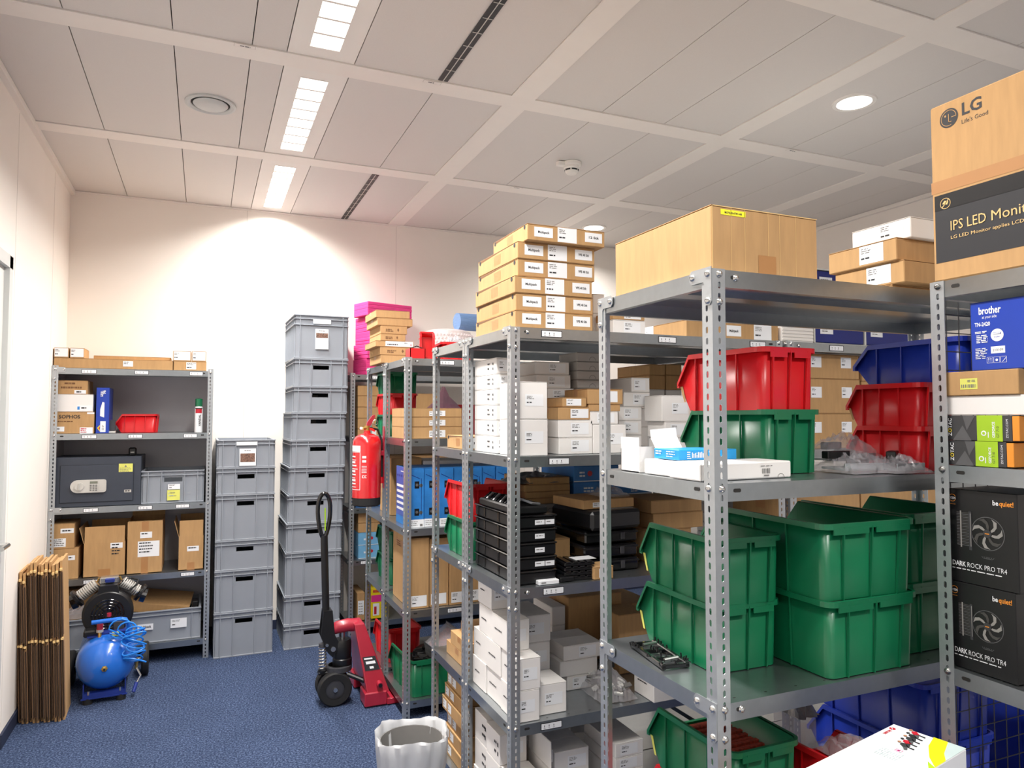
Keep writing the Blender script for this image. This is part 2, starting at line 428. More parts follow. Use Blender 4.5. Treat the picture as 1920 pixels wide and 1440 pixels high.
        if k == 0:
            P = Print(w, d, h, 'W'); P.rect(0, 0, d, h, 'violetbox', 1)
            for q in range(5): P.rect(d * .05, h * (.24 + .1 * q), d * .78, h * (.285 + .1 * q), 'label', 2)
            for q in range(5): P.disc(d * (.12 + .14 * q), h * .84, .008, 'navy', 2, 10)
            P.lines(d * .35, h * .93, d * .25, 1, 'label', .01, .006, 2); P.rect(d * .0, 0, d, h * .14, 'bluebox', 2); P.disc(d * .72, h * .07, .012, 'label', 3)
            P.build('side_artwork', o)
    if opt == 'so':
        P = Print(w, d, h, 'F'); P.text('SOPHOS', w * .13, h * .7, .032, 'ink', 2, bold=True); P.lines(w * .06, h * .58, w * .45, 1, 'kraft_dark', .01, .006, 3)
        P.rect(0, h * .1, w * .27, h * .32, 'label', 1); P.lines(w * .03, h * .25, w * .18, 1, 'ink', .01, .009, 1)
        P.rect(w * .65, 0, w * .97, h * .28, 'label', 1); P.lines(w * .67, h * .24, w * .22, 1, 'xred', .01, .007, 1); P.lines(w * .67, h * .15, w * .15, 2, 'xred', .01, .005, 7); P.rect(w * .82, h * .9, w, h * .98, 'label', 1); P.build('printed_text', o)
    if opt == 'wp':
        P = Print(w, d, h, 'F'); P.rect(w * .58, h * .06, w * .97, h * .36, 'label', 1); P.rect(w * .6, h * .12, w * .66, h * .3, 'bluebox', 2); P.lines(w * .7, h * .26, w * .2, 1, 'ink', .01, .009, 1); P.build('shipping_label', o)
    if opt == 'hw':
        P = Print(w, d, h, 'F'); P.lines(w * .3, h * .85, w * .5, 1, 'kraft_dark', .02, .012, 1); P.lines(w * .2, h * .55, w * .7, 1, 'kraft_dark', .02, .012, 6); P.rect(w * .6, h * .04, w * .95, h * .3, 'label', 1); P.lines(w * .66, h * .22, w * .22, 1, 'ink', .01, .009, 1); P.build('handwriting', o)
    if kind == 'kraft' and opt in ('', 'r', 'fl') and w > .12:
        P = Print(w, d, h, 'W'); P.rect(d * .42, h * .55, d * .58, h, 'kraft_tape', .5); P.build('packing_tape', o)
    return o
C = carton

# ------------------------------------------------------------------ the room
def struct(name, mb, **kw):
    o = mb.build(name, **kw); o['kind'] = 'structure'; return o
struct('floor', MB().box(XL - .1, XR + .1, YF - .1, YB + .1, -.1, 0, 'carpet'))
b = MB().box(XL, XR, YB, YB + .1, 0, H + .1, 'wall')
for x in (.29, 1.49, 2.69, 3.89): b.box(x, x + .003, YB - .0006, YB, .1, H, 'wall_line')
struct('wall_back', b)
b = MB(); DY0, DY1, DZ = 3.32, 4.31, 2.46
b.box(XL - .1, XL, YF, DY0, 0, H + .1, 'wall').box(XL - .1, XL, DY1, YB, 0, H + .1, 'wall').box(XL - .1, XL, DY0, DY1, DZ, H + .1, 'wall')
for y in (4.41, 5.4): b.box(XL, XL + .0008, y, y + .003, .1, H - .05, 'wall_line')
struct('wall_left', b)
struct('wall_right', MB().box(XR, XR + .1, YF, YB, 0, H + .1, 'wall'))
b = MB().box(XL, XR, YF - .1, YF, 0, .85, 'wall').box(XL, XR, YF - .1, YF, 2.95, H + .1, 'wall').box(XL, XL + .3, YF - .1, YF, .85, 2.95, 'wall').box(XR - .3, XR, YF - .1, YF, .85, 2.95, 'wall')  # unseen rear wall, its wide opening added to let ambient light in
struct('wall_front', b)
b = MB()
for x in (XL + .3, .9, 2.1, 3.3, XR - .36): b.box(x, x + .06, YF - .08, YF - .02, .85, 2.95, 'frame_grey')
b.box(XL + .3, XR - .3, YF - .08, YF - .02, .85, .91, 'frame_grey').box(XL + .3, XR - .3, YF - .08, YF - .02, 2.89, 2.95, 'frame_grey')
struct('added_window_1', b)  # frame of the added opening that brightens the room from behind
struct('baseboard_back', MB().box(XL, XR, YB - .012, YB, 0, .07, 'skirting'))
b = MB().box(XL, XL + .012, YF, DY0 - .07, 0, .07, 'skirting').box(XL, XL + .012, DY1 + .07, YB, 0, .07, 'skirting')
struct('baseboard_left', b)
d = struct('door_1', MB().box(XL - .05, XL - .012, DY0 + .01, DY1 - .05, .005, DZ - .05, 'door_leaf'))
b = MB()
for y0, y1 in ((DY0 - .06, DY0 + .008), (DY1 - .052, DY1 + .012)): b.box(XL - .06, XL + .012, y0, y1, 0, DZ + .012, 'frame_grey')
b.box(XL - .06, XL + .012, DY0 - .06, DY1 + .012, DZ - .05, DZ + .012, 'frame_grey')
b.build('door_frame', d, smooth=False)
b = MB().cyl((XL - .012, DY1 - .12, 1.045), (XL + .05, DY1 - .12, 1.045), .011, 'steel').tube([(XL + .05, DY1 - .12, 1.045), (XL + .055, DY1 - .13, 1.045), (XL + .055, DY1 - .25, 1.045)], .011, 'steel', 14)
b.cyl((XL - .012, DY1 - .12, 1.045), (XL - .004, DY1 - .12, 1.045), .026, 'steel')
b.build('door_handle', d, smooth=True)
# ceiling: white grid bands with grey metal panels between them
XB = [(XL, XL), (1.417, 1.547), (2.745, 2.875), (4.075, 4.205), (XR, XR)]
YBN = [(YF, YF), (-2.03, -1.9), (-.70, -.57), (.64, .77), (1.97, 2.10), (3.30, 3.428), (4.63, 4.758), (YB, YB)]
SE = [[-.548, -.148, .17, .317, .618, 1.04], [1.945, 2.345], [3.275, 3.675], [4.54]]
b = MB().box(XL - .1, XR + .1, YF - .1, YB + .1, H + .02, H + .12, 'dark_gap')
g = .0022
for i in range(len(XB) - 1):
    xs = [XB[i][1]] + SE[i] + [XB[i + 1][0]]
    for j in range(len(YBN) - 1):
        y0, y1 = YBN[j][1], YBN[j + 1][0]
        for k in range(len(xs) - 1):
            m = 'panel_white' if (i == 0 and k == 4) else 'panel'
            a, c = xs[k] + g, xs[k + 1] - g
            if i == 0 and k == 4 and j < 7:
                yy = [s for s in STRIPS if s[0] > y0 and s[1] < y1 + .1]
                if yy:
                    s0, s1 = yy[0]
                    b.box(a, STRIPX[0], y0 + g, y1 - g, H + .002, H + .018, m).box(STRIPX[1], c, y0 + g, y1 - g, H + .002, H + .018, m)
                    b.box(STRIPX[0], STRIPX[1], y0 + g, s0, H + .002, H + .018, m).box(STRIPX[0], STRIPX[1], s1, y1 - g, H + .002, H + .018, m)
                    continue
            b.box(a, c, y0 + g, y1 - g, H + .002, H + .018, m)
struct('ceiling', b)
b = MB()
for x0, x1 in XB[1:4]: b.box(x0, x1, YF, YB, H - .004, H + .019, 'band')
for y0, y1 in YBN[1:7]:
    e = [XL] + [v for p in XB[1:4] for v in p] + [XR]
    for k in range(0, len(e), 2): b.box(e[k], e[k + 1], y0, y1, H - .004, H + .019, 'band')
struct('trim_1', b)
b = MB().box(XL, XL + .03, YF, YB, H - .035, H, 'band').box(XL + .03, XR, YB - .012, YB, H - .012, H, 'band').box(XR - .03, XR, YF, YB, H - .03, H, 'band')
struct('trim_2', b)
# strip luminaires: one per module, eight lit cells each
names = ['', '', 'overhead', 'nearest, cut by the photo top', 'middle one', 'next to the back wall']
for k, (s0, s1) in enumerate(STRIPS):
    if k < 2: continue
    t = empty('ceiling_strip_light', (0, 0, 0))
    tag(t, 'white recessed strip light of bright square cells, ' + names[k], 'ceiling light', 'strip lights in a line along the ceiling')
    t.location = (sum(STRIPX) / 2, (s0 + s1) / 2, H)
    n = 8; w = (s1 - s0) / n; hw = (STRIPX[1] - STRIPX[0]) / 2; o0 = -(s1 - s0) / 2
    hb = MB().box(-hw, hw, o0, -o0, .0105, .018, 'panel_white')
    for q in range(n + 1): hb.box(-hw, hw, o0 + q * w - .007 if q else o0, o0 + q * w + .007 if q < n else -o0, .0, .0104, 'panel_white')
    hb.build('housing', t)
    for q in range(n):
        c = MB(); r = .018; x1, y0, y1 = hw - .003, o0 + q * w + .007, o0 + (q + 1) * w - .007; p = []
        for cx, cy, a in ((x1 - r, y1 - r, 0), (-x1 + r, y1 - r, 90), (-x1 + r, y0 + r, 180), (x1 - r, y0 + r, 270)):
            for z in range(4): p.append((cx + r * math.cos(R(a + 30 * z)), cy + r * math.sin(R(a + 30 * z))))
        c.prism(p, 'z', .004, .0104, 'cell'); c.build('light_cell', t)
for k, (x, y) in enumerate(DOWN_AND_FILL[:2]):
    t = empty('recessed_downlight', (x, y, H)); tag(t, 'round lit downlight in the grey ceiling, ' + ('nearer one left of the monitor box' if k == 0 else 'farther one above the stacked cartons'), 'ceiling light', 'round ceiling downlights')
    MB().lathe([(.085, -.005), (.105, -.006), (.108, 0.002)], (0, 0, 0), 'panel_white', 40).build('trim_ring', t, smooth=True)
    MB().lathe([(0, -.004), (.086, -.004)], (0, 0, 0), 'cell', 40).build('diffuser', t)
# slot diffusers
for k, (y0, y1) in enumerate(((2.10, 3.285), (4.77, 5.96))):
    t = empty('slot_air_diffuser', (1.045, (y0 + y1) / 2, H)); tag(t, 'black slotted air diffuser strip in the ceiling, ' + ('nearer the camera' if k == 0 else 'ending at the back wall'), 'air vent', 'linear slot diffusers')
    L = (y1 - y0) / 2
    MB().box(-.024, .024, -L, L, -.003, .001, 'black').build('slot', t)
    b = MB().box(-.002, .002, -L, L, -.005, -.0031, 'silver')
    b.build('centre_rail', t)
    b = MB()
    for q in range(9): b.box(-.022, .022, -L + .1 + q * (2 * L - .1) / 9, -L + .104 + q * (2 * L - .1) / 9, -.0045, -.0031, 'silver')
    b.build('clips', t)
t = empty('round_air_vent', (.007, 4.02, H)); tag(t, 'round grey ceiling air vent with a domed centre disc', 'air vent')
MB().lathe([(.125, .002), (.125, -.006), (.112, -.010), (.098, -.004), (.094, .004)], (0, 0, 0), 'frame_grey', 44).build('outer_ring', t, smooth=True)
MB().lathe([(.080, .004), (.086, -.004), (.078, -.012), (.05, -.018), (.0, -.02)], (0, 0, 0), 'frame_grey', 44).build('centre_disc', t, smooth=True)
MB().lathe([(.0, .001), (.1, .001)], (0, 0, 0), 'dark_gap', 30).build('throat', t)
t = empty('smoke_detector', (2.16, 4.05, H)); tag(t, 'white round smoke detector with dark slots hanging from the ceiling', 'smoke detector')
MB().lathe([(.062, 0), (.062, -.018), (.055, -.024), (.0, -.024)], (0, 0, 0), 'panel_white', 32).build('base', t, smooth=True)
MB().lathe([(.05, -.024), (.052, -.036), (.046, -.046)], (0, 0, 0), 'panel_white', 32).build('collar', t, smooth=True)
b = MB()
for q in range(6): b.lathe([(.047, -.046), (.045, -.056)], (0, 0, 0), 'black', 6, a0=q * 60 + 4, a1=q * 60 + 52)
b.build('slots', t)
MB().lathe([(.044, -.045), (.044, -.057), (.032, -.072), (.0, -.076)], (0, 0, 0), 'panel_white', 32).build('head', t, smooth=True)
MB().cbox(-.105, -.055, -.02, .02, -.03, -.002, 'panel_white', .004).build('bracket', t)
for k, (x, y) in enumerate(((.14, 3.31), (1.0, 3.315), (3.3, 3.31), (2.03, 4.64))):
    P = Print(.09, .03, .0, 'T'); P.O = Vector((-.045, -.015, 0)); P.N = Vector((0, 0, -1)); P.rect(0, 0, .09, .03, 'wall_line', 1); P.rect(.002, .002, .088, .028, 'band', 2); P.lines(.025, .02, .045, 1, 'ink_grey', .01, .009, k, 3)
    o = P.build('ceiling_number_tag', None, loc=(x, y, H - .0045)); tag(o, 'tiny white number tag on the ceiling band, ' + ('left of the round vent', 'near the long slot vent', 'above the nearer downlight', 'near the smoke detector')[k], 'tag', 'number tags on the ceiling')

# ------------------------------------------------------------------ slotted-angle shelving
FW, PT = .036, .0018
def post_mesh(sx, sy, Hh=2.0):
    b = MB(); p = .025; n = int(Hh / p)
    hw, hh = .0037, .0082
    for ax in (0, 1):
        def Q(u, z, t):
            return (sx * u, sy * t, z) if ax == 0 else (sx * t, sy * u, z)
        for k in range(n):
            z0, z1 = k * p, (k + 1) * p; zc = (z0 + z1) / 2; uc = FW * .55
            out = [(FW, zc), (FW, z1), (uc, z1), (0, z1), (0, zc), (0, z0), (uc, z0), (FW, z0)]
            inn = [(uc + hw, zc), (uc + hw * .9, zc + hh * .72), (uc, zc + hh), (uc - hw * .9, zc + hh * .72), (uc - hw, zc), (uc - hw * .9, zc - hh * .72), (uc, zc - hh), (uc + hw * .9, zc - hh * .72)]
            v = [Q(u, z, 0) for u, z in out] + [Q(u, z, 0) for u, z in inn] + [Q(u, z, PT) for u, z in out] + [Q(u, z, PT) for u, z in inn]
            fs = []
            for i in range(8):
                j = (i + 1) % 8
                fs += [(i, j, 8 + j, 8 + i), (16 + i, 24 + i, 24 + j, 16 + j), (8 + i, 8 + j, 24 + j, 24 + i)]
            fs += [(0, 16, 17, 1), (7, 23, 16, 0)]
            b.add(v, fs, 'galv')
        e = [Q(0, Hh, 0), Q(FW, Hh, 0), Q(FW, Hh, PT), Q(0, Hh, PT)]; b.add(e, [(0, 1, 2, 3)], 'galv')
    o = b.build('post'); me = o.data; bpy.data.objects.remove(o); return me
PM = {}
def post(parent, x, y, sx, sy, Hh=2.0, lean=0):
    if (sx, sy, Hh) not in PM: PM[(sx, sy, Hh)] = post_mesh(sx, sy, Hh)
    o = bpy.data.objects.new('post', PM[(sx, sy, Hh)]); COL.objects.link(o); o.parent = parent; o.location = (x, y, 0)
    if lean: o.rotation_euler = (0, lean, 0)
    return o
_b = MB().lathe([(.0, .006), (.004, .0056), (.007, .0035), (.0085, 0)], (0, 0, 0), 'bolt', 14); _b.lathe([(.0042, .0058), (.0022, .0045), (0, .0045)], (0, 0, .0004), 'ink_grey', 6)
_o = _b.build('bolt', smooth=True); BOLT = _o.data; bpy.data.objects.remove(_o)
def bolt(parent, x, y, z, face):
    o = bpy.data.objects.new('bolt', BOLT); COL.objects.link(o); o.parent = parent; o.location = (x, y, z)
    o.rotation_euler = (R(90), 0, 0) if face == 'F' else (0, -R(90), 0) if face == 'W' else (0, 0, 0)
    return o
def loc_tag(parent, x, y, z, seed=0, face='F', tilt=0):
    w, h = .088, .026; P = Print(w, 0, 0, 'F'); P.O = Vector((-w / 2, 0, -h / 2)); P.off = .0004
    if face == 'W': P.U = Vector((0, -1, 0)); P.N = Vector((-1, 0, 0)); P.O = Vector((0, w / 2, -h / 2))
    P.rect(0, 0, w, h, 'ink', 1); P.rect(.003, .0025, w - .003, h - .0025, 'label', 2)
    for q in range(3): P.rect(.014 + q * .019, .011, .0165 + q * .019, .018, 'ink', 3); P.rect(.012 + q * .019, .006, .019 + q * .019, .0075, 'ink_grey', 3)
    return P.build('location_tag', parent, loc=(x, y, z))
def gusset(parent, x, y, z, dirs, face):
    """L plate screwed over a post and a shelf lip; dirs = +1/-1 along the lip"""
    b = MB(); t = .0022; s = dirs; L, wd = .07, .024
    pts = [(0, .008), (s * L, .008), (s * (L + .008), 0), (s * (L + .008), -wd + .008), (s * L, -wd), (s * (wd + .004), -wd), (s * wd, -wd - .006), (s * wd, -L), (s * (wd - .006), -L - .008), (s * .006, -L - .008), (0, -L)]
    if face == 'F': b.prism(pts, 'y', -t, 0, 'galv')
    else: b.prism(pts, 'x', -t, 0, 'galv')
    o = b.build('corner_plate', parent, loc=(x, y, z))
    for u, v in ((s * .012, -.007), (s * (L - .004), -.008), (s * .012, -L + .002)):
        if face == 'F': bolt(o, u, -t, v, 'F')
        else: bolt(o, -t, u, v, 'W')
    return o
def shelf_mesh(w, d, slots=True):
    b = MB(); t, l = .0014, .04
    b.box(0, w, 0, d, -t, 0, 'galv_shelf')
    b.box(0, w, 0, t, -l, -t, 'galv_shelf').box(0, w, d - t, d, -l, -t, 'galv_shelf').box(0, t, t, d - t, -l, -t, 'galv_shelf').box(w - t, w, t, d - t, -l, -t, 'galv_shelf')
    b.box(t, w - t, t, .016, -l, -l + t, 'galv_shelf').box(t, w - t, d - .016, d - t, -l, -l + t, 'galv_shelf')
    b.box(t, .016, .016, d - .016, -l, -l + t, 'galv_shelf')
    if w > .9: b.box(.03, w - .03, d / 2 - .03, d / 2 + .03, -.018, -t, 'galv_shelf')
    def slot(c, ax):
        p = []
        for k in range(10):
            a = 2 * math.pi * k / 10; u = math.cos(a) * .0045 + (.006 if math.cos(a) > 0 else -.006); z = math.sin(a) * .0045
            p.append((c + u, -.0008, -.016 + z) if ax == 0 else (-.0008, c + u, -.016 + z))
        b.add(p, [tuple(range(10))], 'dark_gap')
    for c in (.062, w - .062): slot(c, 0)
    for c in (.062, d - .062): slot(c, 1)
    for k in range(int(w / .09)):
        x = .06 + k * .09; b.add([(x, .02, .0006), (x + .008, .02, .0006), (x + .008, .023, .0006), (x, .023, .0006)], [(0, 1, 2, 3)], 'dark_gap')
    return b
def rack(label, x0, x1, y0, y1, levels, gus=(0, 3), group=None, tags=(), wt=True, front='F', bolts=True, tag_x=None, lean=None, fb=True):
    t = empty('metal_shelving_rack', (x0, y0, 0)); tag(t, label, 'shelf rack', 'galvanised slotted-angle racks')
    w, d = x1 - x0, y1 - y0; lean = lean or {}
    ps = [post(t, 0, 0, 1, 1, lean=lean.get(0, 0)), post(t, 0, d, 1, -1), post(t, w, 0, -1, 1), post(t, w, d, -1, -1)]
    sh = []
    e = PT + .0004
    for k, z in enumerate(levels):
        s = shelf_mesh(w - 2 * e, d - 2 * e).build('shelf', t, loc=(e, e, z - .001)); sh.append(s)
        if k in gus:
            for (yy, dr) in ((.0005, 1), (d - .0005, -1)): gusset(t, -.0004, yy, z - .004, dr, 'W')
        elif bolts:
            for yy in (.02, d - .02): bolt(t, -.0004, yy, z - .012, 'W')
        if bolts and fb:
            bolt(t, .02, -.0004, z - .012, 'F'); bolt(t, w - .02, -.0004, z - .012, 'F')
            if k in gus: bolt(t, .02, -.0004, z - .075, 'F'); bolt(t, .068, e - .0004, z - .018, 'F')
    for (k, x, dx) in tags: loc_tag(t, x - x0, e - .0006, levels[k] - .021)
    return t
XA = 1.037
L5 = [2.0, 1.52, 1.04, .55, .10]
rack('nearest galvanised rack with the big kraft box on top and green bins below', XA, XA + 1.3, 1.283, 1.783, L5, gus=(0, 2))
rack('galvanised rack full of white cartons under the six multipack cartons', XA, XA + 1.3, 2.422, 2.922, L5, gus=(0, 2), tags=((0, 1.205, 0), (0, 1.73, 0), (0, 2.2, 0), (1, 1.235, 0), (2, 1.21, 0), (3, 1.2, 0)))
rack('galvanised rack holding the drawer cabinet right of the multipack rack', XA + 1.33, XA + 2.63, 2.422, 2.922, L5, gus=(0, 2), tags=((0, 2.66, 0),))
rack('aisle rack with a red bin on a green bin, behind the white cartons rack', XA, XA + 1.3, 2.926, 3.402, [2.0, 1.52, 1.04, .55, .10], gus=(0, 2), tags=((0, 1.2, 0), (0, 1.5, 0)), fb=False)
rack('rear galvanised rack of grey tab boxes behind the drawer cabinet', XA + 1.33, XA + 2.63, 2.926, 3.402, [2.0, 1.52, 1.04, .55, .10], gus=(0,), fb=False)
rack('galvanised rack with blue upright boxes and tall kraft cartons', XA, XA + 1.3, 3.918, 4.428, [1.995, 1.54, 1.04, .59, .10], gus=(0,), tags=((0, 1.28, 0), (3, 1.33, 0)))
rack('galvanised rack of green and red bins behind the blue boxes rack', XA, XA + 1.3, 4.434, 4.948, [1.995, 1.54, 1.04, .60, .12], gus=(0,), tags=((0, 1.3, 0),), fb=False)
rack('galvanised rack at the back wall with pink foam on top', XA, XA + 1.3, 5.56, 5.96, [1.99, 1.51, .962, .566, .09], gus=(), tags=((0, 1.24, 0), (1, 1.2, 0), (3, 1.17, 0)))
# the left rack faces the camera, with a back panel
t = rack('galvanised rack in the left corner holding the safe', -.947 + .037, .061, 5.467, 5.957, [1.985, 1.553, 1.070, .603, .135], gus=(), tags=((0, -.7, 0), (0, -.39, 0), (0, -.05, 0), (1, -.69, 0), (1, -.42, 0), (1, -.08, 0), (2, -.67, 0), (2, -.35, 0), (2, -.12, 0), (3, -.66, 0), (3, -.08, 0)), bolts=True)
for z in (1.985, 1.070): gusset(t, 0.0005, -.0004, z - .004, 1, 'F')
MB().box(.004, .967, .472, .476, .1, 1.96, 'panel_grey').build('back_panel', t)
MB().box(.004, .0065, .04, .47, .1, 1.96, 'panel_grey').build('side_panel', t)
MB().box(.9635, .966, .04, .45, .1, 1.96, 'panel_grey').build('side_panel', t)
# the right rack runs towards the camera along Y
t = rack('galvanised rack at the right edge with monitor box and cooler boxes', 1.655, 2.155, .215, 1.218, [2.0, 1.552, 1.069, .50], gus=(), bolts=True)
for z in (2.0, 1.552, 1.069): bolt(t, -.0004, 1.003 - .02, z - .012, 'W')
b = MB()
for k in range(11):
    x = .02 + k * .047
    if x < .49: b.cyl((x, 1.011, .12), (x, 1.011, 1.96), .0014, 'wire', 6)
for k in range(40): b.cyl((.01, 1.0085, .14 + k * .047), (.49, 1.0085, .14 + k * .047), .0014, 'wire', 6)
o = b.build('wire_mesh_panel', t); o['label'] = 'dark wire mesh back panel'

# ------------------------------------------------------------------ storage bins with an open slanted front
def stack_bin(label, x, y, z, L, W, Hh, m, rz=0, group=None, tagm=None, rib=True):
    """rear wall at local y=0 facing the camera, open front towards +y; x,y = centre of the rear base edge"""
    t = empty('storage_bin', (x, y, z), rz); tag(t, label, 'storage bin', group); t.location.z = z + .0012
    rimx, bx = W / 2, W / 2 * .915; f = 12
    r = min(.02, W * .1)
    def outline(hx, y0, rr):
        p = []
        for k in range(5):
            a = R(180 + 90 * k / 4); p.append((-hx + rr + rr * math.cos(a), y0 + rr + rr * math.sin(a)))
        for k in range(5):
            a = R(270 + 90 * k / 4); p.append((hx - rr + rr * math.cos(a), y0 + rr + rr * math.sin(a)))
        return p
    top = outline(rimx - .008, 0, r); bot = outline(bx, .006, r)
    lt, lm, lb = (-(rimx - .008), L * .84), (-(rimx - .008), L), (-bx, L * .86)
    mk = lambda p: (-p[0], p[1])
    topz = [(lm[0], lm[1], Hh * .5), (lt[0], lt[1], Hh)] + [(p[0], p[1], Hh) for p in top] + [(-lt[0], lt[1], Hh), (-lm[0], lm[1], Hh * .5)]
    botz = [(lb[0] * .98, L * .86, 0), (lb[0], L * .8, 0)] + [(p[0], p[1], 0) for p in bot] + [(-lb[0], L * .8, 0), (-lb[0] * .98, L * .86, 0)]
    n = len(topz); v = topz + botz; fs = [(i, i + 1, n + i + 1, n + i) for i in range(n - 1)]
    fs.append(tuple(range(n, 2 * n)))
    fl = [(lm[0], L, Hh * .5), (-lm[0], L, Hh * .5)]
    fs.append((0, n, 2 * n - 1, n - 1))
    b = MB(); b.add(v, fs, m); o = b.build('bin_body', t, smooth=True)
    md = o.modifiers.new('wall', 'SOLIDIFY'); md.thickness = .003; md.offset = 1
    b = MB(); q = .0075
    path = [(p[0] * (1 + .006 / max(abs(p[0]), .05)), p[1], p[2]) for p in topz]
    ring = path + [path[0]]
    # flat flange that follows the rim, with a hanging skirt
    for i in range(n - 1):
        a, c = Vector(topz[i]), Vector(topz[i + 1])
        def outw(i):
            p = topz[i]; 
            if i < 3: dv = Vector((-1, 0, 0))
            elif i > n - 4: dv = Vector((1, 0, 0))
            else:
                dv = Vector((p[0] - math.copysign(max(0, rimx - .008 - r), p[0]), min(0, p[1] - r), 0)); dv = dv.normalized() if dv.length > 1e-6 else Vector((0, -1, 0))
            return dv * .009
        A, Bq = a + outw(i), c + outw(i + 1); up = Vector((0, 0, .0025)); dn = Vector((0, 0, -.011))
        b.add([tuple(a + up * 0), tuple(c + up * 0), tuple(Bq), tuple(A), tuple(A + dn), tuple(Bq + dn), tuple(a + up), tuple(c + up), tuple(Bq + up), tuple(A + up)], [(6, 7, 8, 9), (9, 8, 5, 4), (4, 5, 1, 0)], m)
    b.box(-(rimx - .004), rimx - .004, L - .004, L + .006, Hh * .5 - .012, Hh * .5 + .002, m)
    for sx in (-1, 1):
        u0, u1 = sorted((sx * .012, sx * (rimx - .03))); b.box(u0, u1, -.0095, -.006, Hh - .024, Hh - .008, m)
    if rib:
        for fy in (.26, .52, .76):
            for sx in (-1, 1):
                yy = L * fy; xt, xb = sx * (rimx - .007), sx * (bx + .001)
                v = [(xb, yy, 0), (xb, yy + .003, 0), (xb + sx * .006, yy + .003, -.0), (xb + sx * .006, yy, 0), (xt, yy, Hh - .006), (xt, yy + .003, Hh - .006), (xt + sx * .004, yy + .003, Hh - .006), (xt + sx * .004, yy, Hh - .006)]
                b.add(v, [(0, 3, 7, 4), (3, 2, 6, 7), (2, 1, 5, 6)], m)
        for fx in (-.62, 0, .62):
            xx = fx * bx; v = [(xx - .0015, .006, 0), (xx + .0015, .006, 0), (xx + .0015, .0, 0), (xx - .0015, .0, 0)]; v += [(p[0] * 1.05, p[1] - .010, Hh - .006) for p in v]
            b.add(v, [(0, 3, 7, 4), (3, 2, 6, 7), (2, 1, 5, 6)], m)
    b.build('rim', t, smooth=False)
    if tagm:
        MB().box(-rimx * .6, rimx * .6, L * .955, L * .965, Hh * .22, Hh * .42, tagm).build('label_card', t)
        for sx in (-1,): MB().add([(sx * rimx * .93, L * .905, Hh * .16), (sx * rimx * .93, L * .95, Hh * .45), (sx * rimx * .93, L * .985, Hh * .45), (sx * rimx * .93, L * .93, Hh * .16)], [(0, 1, 2, 3)], tagm) .build('label_card', t)
    return t

